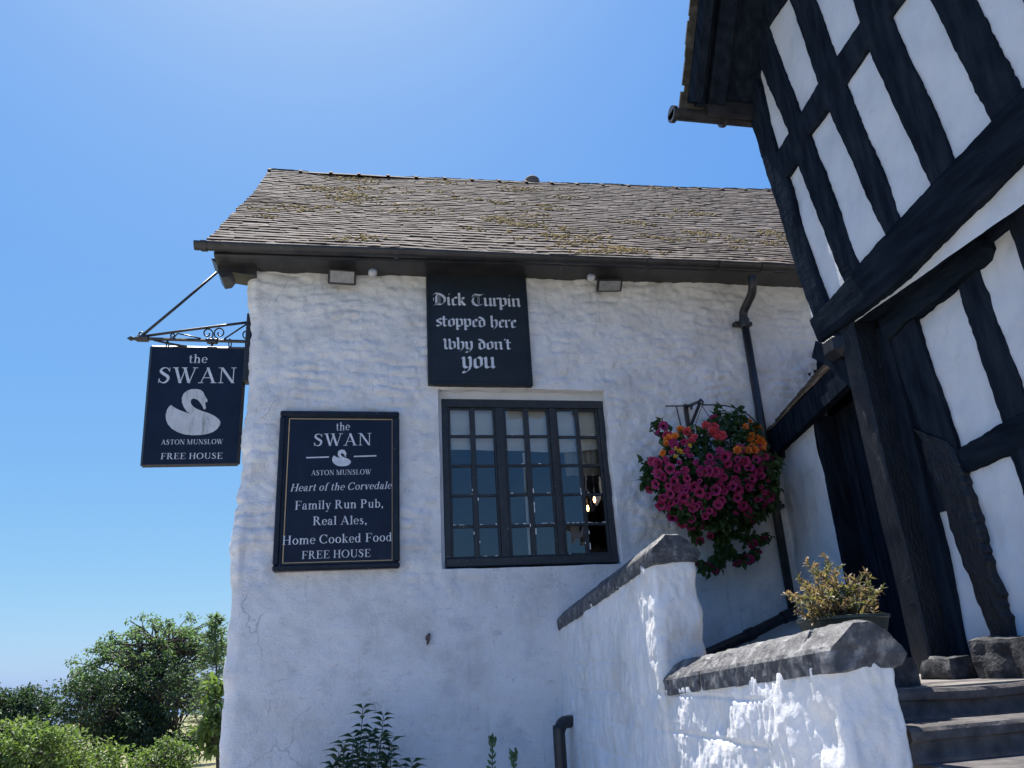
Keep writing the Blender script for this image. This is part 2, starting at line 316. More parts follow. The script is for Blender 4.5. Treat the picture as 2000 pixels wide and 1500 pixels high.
# ================================================================== THE WHITE STONE PUB
pub = thing('pub_building', 'long low white painted stone building under an old tiled roof with black gutter', 'building', (1.5, 3.5, 0))
OX0, OX1, OZ0, OZ1 = .80, 2.505, 2.45, 4.185      # window opening
def stone_disp(u, z, nrm_rough=1.):
    """relief of painted rubble: courses of long stones, smoother render low down"""
    P = np.stack([u, z, u * 0], -1)
    zz = z + .085 * vnoise(P * np.array([1.5, 1.7, 1]), 5) + .016 * vnoise(P * 7, 6)
    h = .105; row = np.floor(zz / h); fz = zz / h - row
    ri = row.astype(np.int64); off = _h(ri, ri * 0 + 3, ri * 0, 9); wid = .13 + .20 * _h(ri, ri * 0 + 5, ri * 0, 2)
    uu = (u + .035 * vnoise(P * 5, 8)) / wid + off * 7; colm = np.floor(uu); fu = uu - colm
    ez = np.minimum(fz, 1 - fz) * h; eu = np.minimum(fu, 1 - fu) * wid
    g = sstep(0, .020, ez) * (.35 + .65 * sstep(0, .022, eu))
    ht = _h(ri, colm.astype(np.int64), ri * 0, 4)
    m = sstep(2.1, 2.9, z + .35 * vnoise(P * 1.2, 12)) * .88 + .12
    keep = sstep(-.10, .50, vnoise(P * np.array([2.4, 2.8, 1]), 15)) * (u > -1.02)
    crease = np.clip(1 - np.abs(vnoise(P * np.array([5.5, 9, 1]) + .5 * vnoise(P * 9, 40)[..., None], 41)) * 4.5, 0, 1) ** 2 * sstep(-.1, .35, vnoise(P * 2.3, 43))
    d = m * (.011 * g * keep + (.009 * ht + .004) * g * keep - .009 * crease) + .014 * vnoise(P * 1.1, 20) + (.004 + .005 * m) * vnoise(P * np.array([5, 5.5, 1]), 21) + (.0085 * m + .0018) * vnoise(P * np.array([12, 15, 1]), 22) + (.0055 * m + .0010) * vnoise(P * np.array([26, 30, 1]), 23) + .0028 * vnoise(P * 52, 25)
    return d * nrm_rough
def build_pub_wall():
    st = .02
    xs = np.unique(np.round(np.concatenate([np.arange(-.90, 5.2, st), [OX0, OX1], np.arange(5.2, 8.7, .3)]), 4))
    xs = xs[np.insert(np.diff(xs) > .006, 0, True) | np.isin(xs, [OX0, OX1])]
    path = [(-1.0, y, -1., 0.) for y in (7.6, 6, 4, 2.5, 1.5, .9, .6, .45)] + [(-1.0, y, -1, 0) for y in np.arange(.4, .11, -.02)]
    for a in np.linspace(0, math.pi / 2, 7)[1:-1]: path.append((-.9 - .1 * math.cos(a), .1 - .1 * math.sin(a), -math.cos(a), -math.sin(a)))
    path += [(x, 0., 0., -1.) for x in xs] + [(8.7, .2, 1, 0), (8.7, 7.6, 1, 0), (-1.0, 7.6, 0, 1)]
    path = np.array(path); s = np.concatenate([[0], np.cumsum(np.hypot(*np.diff(path[:, :2], axis=0).T))]); s = s - s[np.argmin(np.abs(path[:, 0] + .9) + np.abs(path[:, 1]))] - .9
    zs = np.concatenate([[-.3, 0, .3], np.unique(np.round(np.concatenate([np.arange(.6, 5.52, st), [OZ0, OZ1]]), 4))])
    zs = zs[np.insert(np.diff(zs) > .006, 0, True) | np.isin(zs, [OZ0, OZ1])]
    sg, zg = np.meshgrid(s, zs, indexing='ij'); d = stone_disp(sg, zg)
    # wavy corner: bulges that follow the stones of the quoin
    cz = .030 * vnoise(np.stack([zg * 1.9, zg * 0 + 2.2, zg * 0], -1), 31) + .016 * vnoise(np.stack([zg * 6, zg * 0, zg * 0], -1), 32)
    xg = np.repeat(path[:, 0:1], len(zs), 1); yg = np.repeat(path[:, 1:2], len(zs), 1); nx = np.repeat(path[:, 2:3], len(zs), 1); ny = np.repeat(path[:, 3:4], len(zs), 1)
    # fade relief towards the opening so the reveal is tidy
    dx = np.maximum(np.maximum(OX0 - xg, xg - OX1), 0); dz = np.maximum(np.maximum(OZ0 - zg, zg - OZ1), 0); dist = np.hypot(dx, dz)
    d = d * np.where(ny < -.5, .35 + .65 * sstep(0, .12, dist), 1)
    d = d + np.where(nx < -.05, cz, 0)
    V = np.stack([xg + nx * d, yg + ny * d, zg], -1)
    cx = (xg[:-1, :-1] + xg[1:, 1:]) / 2; cz2 = (zg[:-1, :-1] + zg[1:, 1:]) / 2; cy = (yg[:-1, :-1] + yg[1:, 1:]) / 2
    keep = ~((cx > OX0) & (cx < OX1) & (cz2 > OZ0) & (cz2 < OZ1) & (cy < .05))
    F = grid_faces(len(path), len(zs), keep); n0 = V.shape[0] * V.shape[1]; V2 = [V.reshape(-1, 3)]; F2 = [F]
    # reveals
    ix = np.where((path[:, 0] >= OX0 - 1e-6) & (path[:, 0] <= OX1 + 1e-6) & (path[:, 3] < -.9))[0]; iz = np.where((zs >= OZ0 - 1e-6) & (zs <= OZ1 + 1e-6))[0]
    loop = [V[i, iz[0]] for i in ix] + [V[ix[-1], j] for j in iz[1:]] + [V[i, iz[-1]] for i in ix[::-1][1:]] + [V[ix[0], j] for j in iz[::-1][1:]]
    A = np.array(loop); steps = [0, .012, .05, .09, .13]; k = len(A); VV = []
    cen = np.array([(OX0 + OX1) / 2, 0, (OZ0 + OZ1) / 2])
    for q, t in enumerate(steps):
        B = A.copy(); B[:, 1] = np.where(q == 0, A[:, 1], np.maximum(A[:, 1], 0) * 0 + t); inn = .012 * fbm(np.stack([A[:, 0] * 5, A[:, 2] * 5, np.full(k, t * 9)], -1), 2, 3) * (q > 0)
        dv = cen - A; dv[:, 1] = 0; dv /= np.linalg.norm(dv, axis=1)[:, None]; B = B + dv * (inn[:, None] + .006 * (q > 0)); VV.append(B)
    F3 = grid_faces(len(steps), k); V2.append(np.concatenate(VV)); F2.append(F3[:, ::-1] + n0)
    quads_object('wall', np.concatenate(V2), np.concatenate(F2), M_white, pub)
    # gable triangle above the side wall
    g = MB(); g.add([(-1.0, 0.05, 5.5), (-1.0, 3.8, 9.1), (-1.0, 7.55, 5.5), (-.8, .05, 5.5), (-.8, 3.8, 9.1), (-.8, 7.55, 5.5)], [(0, 1, 2), (3, 5, 4), (0, 3, 4, 1), (1, 4, 5, 2)])
    g.build('gable', M_white, pub)
build_pub_wall()
def eave_z(x): return 5.440 + .0155 * (x + 1.37)
def ridge_z(x): return 9.27 + .021 * (x + 1.4) + .0018 * (x + 1.4) ** 2
EY, RY = -.34, 3.87
def roof_pt(x, t, h=0.):
    """x along, t from eave (0) to ridge (1), h normal offset"""
    x = np.asarray(x, float); t = np.asarray(t, float); z0, z1 = eave_z(x), ridge_z(x)
    sag = -.05 * np.sin(np.pi * t) + .035 * vnoise(np.stack([x * .7, t * 3, x * 0], -1), 41)
    y = EY + (RY - EY) * t; z = z0 + (z1 - z0) * t + sag
    sl = np.arctan2(z1 - z0, RY - EY); return np.stack([x, y - np.sin(sl) * h, z + np.cos(sl) * h], -1)
def build_pub_roof():
    NC = 42; rows = []; Fs = []; n = 0; g = 1. / NC
    for c in range(NC + 1):
        x = -1.38 + rng.uniform(-.12, .015); t0 = c * g; first = True
        while x < 8.9:
            w = rng.uniform(.16, .30); x1 = x + w - .003
            if first: xa = -1.38 + rng.uniform(-.012, .012); first = False
            else: xa = x
            if x1 - xa < .05: x += w; continue
            j = rng.normal(0, .0013); lift = rng.uniform(.023, .030); tilt = rng.normal(0, .0018); dt = rng.normal(0, .0007) if rng.random() > .025 else rng.normal(-.004, .003)
            nx_ = 3; xs = np.linspace(xa, x1, nx_ + 1); warp = rng.normal(0, .0018, nx_ + 1)
            ta, tb = t0 + dt, min(t0 + 1.75 * g, 1.0)
            hb = lift + j + np.linspace(-tilt, tilt, nx_ + 1) + warp; th = rng.uniform(.016, .026)
            A = roof_pt(xs, np.full(nx_ + 1, ta), hb); B = roof_pt(xs, np.full(nx_ + 1, ta), hb - th); Cc = roof_pt(xs, np.full(nx_ + 1, tb), .008 + j); D = roof_pt(xs, np.full(nx_ + 1, tb), j - .01)
            V = np.concatenate([B, A, Cc, D]); m = nx_ + 1
            for i in range(nx_):
                Fs += [(n + i, n + i + 1, n + m + i + 1, n + m + i), (n + m + i, n + m + i + 1, n + 2 * m + i + 1, n + 2 * m + i), (n + 3 * m + i, n + 3 * m + i + 1, n + i + 1, n + i)]
            Fs += [(n, n + m, n + 2 * m, n + 3 * m), (n + nx_, n + 3 * m + nx_, n + 2 * m + nx_, n + m + nx_)]
            rows.append(V); n += len(V); x += w
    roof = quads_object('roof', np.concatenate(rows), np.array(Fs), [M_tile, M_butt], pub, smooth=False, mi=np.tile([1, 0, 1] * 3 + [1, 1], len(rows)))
    # boarding under the tiles and the plain rear slope
    b = MB(); xs = np.linspace(-1.34, 8.9, 12); A = roof_pt(xs, xs * 0 + .01, -.02); B = roof_pt(xs, xs * 0 + 1., -.10); Md = [roof_pt(xs, xs * 0 + q, -.13) for q in (.25, .5, .75)]; Cc = B.copy(); Cc[:, 1] = 8.1; Cc[:, 2] = 5.3; A2 = A + (0, .0, -.05)
    V = np.concatenate([A] + Md + [B, Cc]); b.add(V, [(r * 12 + i, r * 12 + i + 1, r * 12 + 13 + i, r * 12 + 12 + i) for r in range(5) for i in range(11)])
    b.build('roof_boarding', M_tile, roof)
    # ridge tiles
    x = -1.40
    while x < 8.6:
        Lg = .46 + rng.uniform(-.02, .02); r = MB(); n_ = 9; P = []
        for q, (xx, rad) in enumerate(((x, .125), (x + .05, .125), (x + .055, .105), (x + Lg + .01, .10))):
            z = ridge_z(xx) + .0 + rng.normal(0, .002)
            for k in range(n_):
                a = R_(-65) + R_(310 - 180) * k / (n_ - 1); a = math.pi * k / (n_ - 1)
                u_ = -1 + 2 * k / (n_ - 1); P.append((xx, RY - 1.6 * rad * u_, z - .10 + 1.42 * rad * (1 - (u_ * u_ + .03) ** .5)))
        F = [(q * n_ + k, q * n_ + k + 1, (q + 1) * n_ + k + 1, (q + 1) * n_ + k) for q in range(3) for k in range(n_ - 1)] + [tuple(range(n_))]
        r.add(P, F); r.build('ridge_tile', M_tile, roof); x += Lg
    v = MB(); c = at(1042, 358, 1, RY); v.lathe([(.001, .23), (.09, .215), (.13, .17), (.14, .10), (.12, 0), (.12, -.15)], (c[0], RY + .1, ridge_z(c[0]) - .03), 12); v.build('roof_vent', M_tile, roof, smooth=True)
    # moss: small ragged cushions gathered in drifts
    cx = rng.uniform(-1.2, 5.6, 900); ct = rng.uniform(0.02, .97, 900); dens = vnoise(np.stack([cx * 1.6, ct * 12, cx * 0], -1), 77) + .12 * (ct > .55) * (cx < 2) + rng.normal(0, .22, 900)
    ok = dens > .36; P = []; F = []; n = 0
    for x0, t0 in zip(cx[ok], ct[ok]):
        for k in range(rng.integers(4, 16)):
            x = max(-1.27, x0 + rng.normal(0, .13)); t = t0 + rng.normal(0, .010); c = roof_pt(np.array([x]), np.array([t]), .028)[0]; rx, rz = rng.uniform(.010, .032), rng.uniform(.005, .014)
            for (ring, hh) in ((1, -.3), (.85, .5), (.3, 1)):
                for q in range(6):
                    a = q * math.pi / 3 + k; f = rng.uniform(.65, 1.3); dx, ds = rx * ring * math.cos(a) * f, .6 * rx * ring * math.sin(a) * f
                    P.append(c + np.array([dx, ds * .73 - .68 * rz * hh, ds * .68 + .73 * rz * hh]))
            F += [(n + q, n + (q + 1) % 6, n + 6 + (q + 1) % 6, n + 6 + q) for q in range(6)] + [(n + 6 + q, n + 6 + (q + 1) % 6, n + 12 + (q + 1) % 6, n + 12 + q) for q in range(6)] + [(n + 12, n + 13, n + 14, n + 15), (n + 15, n + 16, n + 17, n + 12)]; n += 18
    o = quads_object('moss', np.array(P), np.array(F), M_moss, roof); tag(o, kind='stuff')
build_pub_roof()
def build_eaves():
    # flat black soffit and plate between wall and gutter, its lower edge nibbling at the wall top
    xs = np.arange(-1.30, 8.6, .05); so_z = 5.362 + .0255 * (xs + 1.0) - .004 * np.maximum(0, xs - 2) ** 1.2
    m = MB(); n = len(xs); jit = .008 * vnoise(np.stack([xs * 5, xs * 0, xs * 0], -1), 3)
    rows = []
    for (y, dz, jj) in ((-.325, .10, 0), (-.325, .0, .2), (-.30, -.012, .2), (-.02, -.015, 1), (.10, -.015, 1), (.10, .25, 0)):
        rows.append(np.stack([xs, xs * 0 + y, so_z + dz + jit * jj], -1))
    V = np.concatenate(rows); F = [(r * n + i, r * n + i + 1, (r + 1) * n + i + 1, (r + 1) * n + i) for r in range(5) for i in range(n - 1)] + [tuple(r * n for r in range(6)), tuple(r * n + n - 1 for r in range(5, -1, -1))]
    m.add(V, F); m.build('eaves_board', M_gutter, pub)
    # end corbel that steadies the sign stay
    m = MB(); prof = [(-1.36, 5.42), (-1.30, 5.36), (-1.285, 5.27), (-1.25, 5.22), (-1.19, 5.235), (-1.16, 5.285), (-1.06, 5.27), (-.94, 5.265), (-.94, 5.42)]
    V = [(x, -.12, z) for x, z in prof] + [(x, .12, z) for x, z in prof]; k = len(prof)
    m.add(V, [tuple(range(k - 1, -1, -1)), tuple(range(k, 2 * k))] + [(i, (i + 1) % k, k + (i + 1) % k, k + i) for i in range(k)]); m.build('end_corbel', M_gutter, pub)
    # half round gutter
    g = MB(); xs = np.linspace(-1.46, 4.9, 60); r = .062; n = 11; V = []; 
    for x in xs:
        zc = eave_z(x) - .024 + .004 * math.sin(x * 2.1)
        for k in range(n): a = math.pi * k / (n - 1); V.append((x, -.395 - r * math.cos(a), zc - r * math.sin(a)))
        for k in range(n): a = math.pi * (n - 1 - k) / (n - 1); V.append((x, -.395 - (r - .006) * math.cos(a), zc - (r - .006) * math.sin(a)))
    q = 2 * n; g.add(V, [(i * q + k, i * q + (k + 1) % q, (i + 1) * q + (k + 1) % q, (i + 1) * q + k) for i in range(59) for k in range(q)] + [tuple(range(n))])
    gut = g.build('gutter', M_gutter, pub)
    for x in (-1.40, .35, 2.05, 2.95, 3.75, 4.25):
        c = MB(); zc = eave_z(x) - .024; V = []
        for xx in (x, x + .05 if x < 4 else x + .16):
            for k in range(n): a = math.pi * k / (n - 1); V.append((xx, -.395 - (r + .009) * math.cos(a), zc - (r + .009) * math.sin(a)))
        V += [(p[0], p[1], p[2]) for p in []]
        c.add(V, [(k, k + 1, n + k + 1, n + k) for k in range(n - 1)] + [tuple(range(n)), tuple(range(2 * n - 1, n - 1, -1))]); c.build('gutter_joint', M_gutter, gut)
build_eaves()
# ---- window
def build_window():
    Y0, Y1 = .085, .15; x0, z0, w, h = .842, 2.487, 1.655, 1.615
    m = MB(); s = .004
    m.box((x0, Y0, z0 + h - .082), (x0 + w, Y1, z0 + h), bev=s)
    m.box((x0 + .0, Y0 - .012, z0 - .01), (x0 + w, Y1 + .0, z0 + .07), bev=.008)
    for a, b in ((0, .060), (.528, .612), (1.078, 1.142), (w - .060, w)): m.box((x0 + a, Y0 + .001, z0 + .07), (x0 + b, Y1, z0 + h - .082), bev=s)
    win = m.build('window', M_frame, pub)
    cas = ((.060, .084, .277, .328, .509, .528), (.612, .637, .818, .869, 1.056, 1.078), (1.142, 1.165, 1.346, 1.391, 1.571, w - .060))
    zb, zt = z0 + .07, z0 + h - .082; pitch = (zt - zb) / 5
    rects = []
    for (a, p0, p1, p2, p3, b) in cas:
        c = MB(); ya, yb = Y0 + .018, Y1 - .005
        for (q0, q1) in ((a, p0), (p1, p2), (p3, b)): 
            c.box((x0 + q0, ya if q1 - q0 < .04 else ya + .004, zb), (x0 + q1, yb, zt), bev=.003)
        for k in range(6):
            zz = zb + pitch * k; hh = .013 + (.006 if k in (0, 5) else 0); jx = rng.normal(0, .002)
            for (q0, q1) in ((p0, p1), (p2, p3)): c.box((x0 + q0 - .001, ya + .006, max(zb, zz - hh + jx)), (x0 + q1 + .001, yb - .002, min(zt, zz + hh + jx)), bev=.003)
        # flaked putty: pale crumbs along the bars
        for _ in range(15):
            k = rng.integers(1, 6) if rng.random() < .6 else 1; k = k if k < 5 else 0; q0, q1 = ((p0, p1), (p2, p3))[rng.integers(2)]
            xx = x0 + rng.uniform(q0, q1); zz = zb + pitch * k + .014; l = rng.uniform(.006, .03); hgt = rng.uniform(.003, .008)
            c.box((xx, ya + .004, zz), (min(xx + l, x0 + q1), ya + .012, zz + hgt), 1)
        for _ in range(5):
            q = (p1, p2)[rng.integers(2)]; zz = rng.uniform(zb, zb + pitch * 2.2); c.box((x0 + q - .003, ya + .0, zz), (x0 + q + .004, ya + .004, zz + rng.uniform(.01, .06)), 1)
        c.build('casement', [M_frame, M_blind], win); rects += [(p0, p1), (p2, p3)]
    for ci, (q0, q1) in enumerate(rects):
        g = MB(); yaw = (0, 0, .001, .007, .014, .003)[ci]
        for k in range(5):
            za, zc = zb + pitch * k + .010, zb + pitch * (k + 1) - .010; t = rng.normal(0, .0018, 2)
            g.add([(x0 + q0 - .003, Y0 + .040 + t[0], za), (x0 + q1 + .003, Y0 + .040 + t[1] - yaw * (k > 0), za), (x0 + q1 + .003, Y0 + .040 + t[1] * .3 - yaw * (k > 0), zc), (x0 + q0 - .003, Y0 + .040 + t[0] * .4, zc)], [(0, 1, 2, 3)])
        o = g.build('window_glass', M_glass, win)
    m = MB(); m.box((OX0 - .03, Y0 + .01, z0 + h + .001), (OX1 + .03, Y1 + .02, OZ1 + .05)); m.box((OX0 - .04, Y0 + .012, OZ0 - .03), (x0 - .001, Y1 + .02, OZ1)); m.box((x0 + w + .001, Y0 + .012, OZ0 - .03), (OX1 + .04, Y1 + .02, OZ1)); m.build('plaster_surround', M_infill, pub)
    # room behind the window
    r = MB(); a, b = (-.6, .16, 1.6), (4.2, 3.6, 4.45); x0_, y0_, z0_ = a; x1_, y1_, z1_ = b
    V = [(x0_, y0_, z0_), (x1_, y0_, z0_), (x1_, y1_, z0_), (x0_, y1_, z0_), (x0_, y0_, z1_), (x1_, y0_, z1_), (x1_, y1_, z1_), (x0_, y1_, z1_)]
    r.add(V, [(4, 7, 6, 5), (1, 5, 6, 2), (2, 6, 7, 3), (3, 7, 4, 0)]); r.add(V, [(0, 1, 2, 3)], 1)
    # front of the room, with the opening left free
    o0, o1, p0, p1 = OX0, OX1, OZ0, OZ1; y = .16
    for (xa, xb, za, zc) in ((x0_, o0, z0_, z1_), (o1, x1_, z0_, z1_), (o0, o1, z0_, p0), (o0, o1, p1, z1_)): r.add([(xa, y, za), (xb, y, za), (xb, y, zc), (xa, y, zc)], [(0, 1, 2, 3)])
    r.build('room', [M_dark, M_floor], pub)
    # gathered blind across the top
    xs = np.linspace(.82, 2.49, 60); zs = np.linspace(3.60, 4.16, 16); xg, zg = np.meshgrid(xs, zs, indexing='ij')
    yg = .192 + .008 * np.sin((zg - 3.63) * 38) + .006 * vnoise(np.stack([xg * 3, zg * 3, xg * 0], -1), 2); zg = zg + .02 * vnoise(np.stack([xg * 2, zg * 0, xg * 0], -1), 5) * (zg < 3.7)
    o = quads_object('roman_blind', np.stack([xg, yg, zg], -1), grid_faces(60, 16), M_blind); tag(o, 'pale cloth blind half lowered behind the top panes of the window', 'blind')
    xs = np.linspace(2.08, 2.52, 60); zs = np.linspace(3.36, 4.16, 20); xg, zg = np.meshgrid(xs, zs, indexing='ij'); yg = .24 + .018 * np.sin(xg * 75) 
    o = quads_object('curtain', np.stack([xg, yg, zg], -1), grid_faces(60, 20), M_curtain); tag(o, 'pale beige curtain gathered at the right edge inside the window', 'curtain')
    p = MB(); A = front(1023, 885, .2); B = front(1037, 1102, .2); p.box((A[0] - .016, .185, 2.5), (A[0] + .016, .2, A[2])); o = p.build('secondary_glazing_bar', M_blind)
    tag(o, 'thin white upright glazing bar inside the middle light of the window', 'glazing bar')
    lamp = thing('pendant_lamp', 'pendant lamp with three glowing filament bulbs seen through the right hand panes', 'lamp', (2.75, 1.3, 3.4))
    bs = [front(1142, 979, 1.3), front(1161, 976, 1.3), front(1148, 993, 1.3)]; top = np.mean(bs, 0) + (0, 0, .35); w_ = MB(); w_.tube([top, (top[0], top[1], 4.44)], .006); w_.lathe([(.01, .06), (.10, .03), (.11, 0), (.02, -.01)], top, 16); w_.build('flex', M_iron, lamp)
    for b_ in bs:
        q = MB(); q.tube([top, b_ + np.array((0, 0, .08)), b_ + np.array((0, 0, .045))], .006); arm = q.build('lamp_holder', M_iron, lamp)
        q = MB(); q.lathe([(.002, -.036), (.011, -.022), (.016, 0), (.011, .025), (.007, .035)], b_, 12); q.build('bulb', M_bulb, arm, smooth=True)
build_window()
# ================================================================== LETTERING (own strokes; roman with serifs, and broad-nib blackletter)
def smooth_pts(p, n=7):
    p = np.asarray(p, float); q = np.concatenate([[2 * p[0] - p[1]], p, [2 * p[-1] - p[-2]]]); out = []
    for i in range(1, len(q) - 2):
        for t in np.linspace(0, 1, n, endpoint=False):
            out.append(.5 * ((2 * q[i]) + (-q[i - 1] + q[i + 1]) * t + (2 * q[i - 1] - 5 * q[i] + 4 * q[i + 1] - q[i + 2]) * t * t + (-q[i - 1] + 3 * q[i] - 3 * q[i + 1] + q[i + 2]) * t ** 3))
    out.append(q[-2]); return np.array(out)
def P_v(x, y0, y1, w=.15): return [np.array([(x - w / 2, y0), (x + w / 2, y0), (x + w / 2, y1), (x - w / 2, y1)])]
def P_h(x0, x1, y, t=.045): return [np.array([(x0, y - t / 2), (x1, y - t / 2), (x1, y + t / 2), (x0, y + t / 2)])]
def P_d(x0, y0, x1, y1, w): return [np.array([(x0 - w / 2, y0), (x1 - w / 2, y1), (x1 + w / 2, y1), (x0 + w / 2, y0)])]
def P_s(x, y, w=.34): 
    t = .04; return P_h(x - w / 2, x + w / 2, y + (t / 2 if y < .5 else -t / 2), t)
def P_b(cx, cy, rx, ry, a0, a1, wt=.15, wn=.045, n=18):
    a = np.radians(np.linspace(a0, a1, n)); c, s = np.cos(a), np.sin(a); w = wn + (wt - wn) * np.abs(c) ** 1.3
    nx_, ny_ = c / rx, s / ry; l = np.hypot(nx_, ny_); nx_, ny_ = nx_ / l, ny_ / l; x, y = cx + rx * c, cy + ry * s
    o = np.stack([x + nx_ * w / 2, y + ny_ * w / 2], 1); i = np.stack([x - nx_ * w / 2, y - ny_ * w / 2], 1)
    return [('strip', o, i)]
def P_c(pts, ws):
    p = smooth_pts(pts); w = np.interp(np.linspace(0, 1, len(p)), np.linspace(0, 1, len(ws)), ws); t = np.gradient(p, axis=0); t /= np.linalg.norm(t, axis=1)[:, None]
    n = np.stack([-t[:, 1], t[:, 0]], 1); return [('strip', p + n * w[:, None] / 2, p - n * w[:, None] / 2)]
X_ = .67   # x height
sS = lambda x, y, w=.34: P_s(x, y, w)
def serif_stem(x, y0, y1, w=.15, top=.34, bot=.34):
    r = P_v(x, y0, y1, w)
    if bot: r += P_h(x - bot / 2, x + bot / 2, y0 + .02, .04)
    if top: r += P_h(x - top / 2, x + top / 2, y1 - .02, .04)
    return r
def lc(x, y0, y1, bot=.32):   # lower case stem with a flag serif at the left of its head
    r = P_v(x, y0, y1, .13) + [np.array([(x - .2, y1 - .07), (x + .065, y1 - .10), (x + .065, y1 + .03)])]
    if bot: r += P_h(x - bot / 2, x + bot / 2, y0 + .018, .036)
    return r
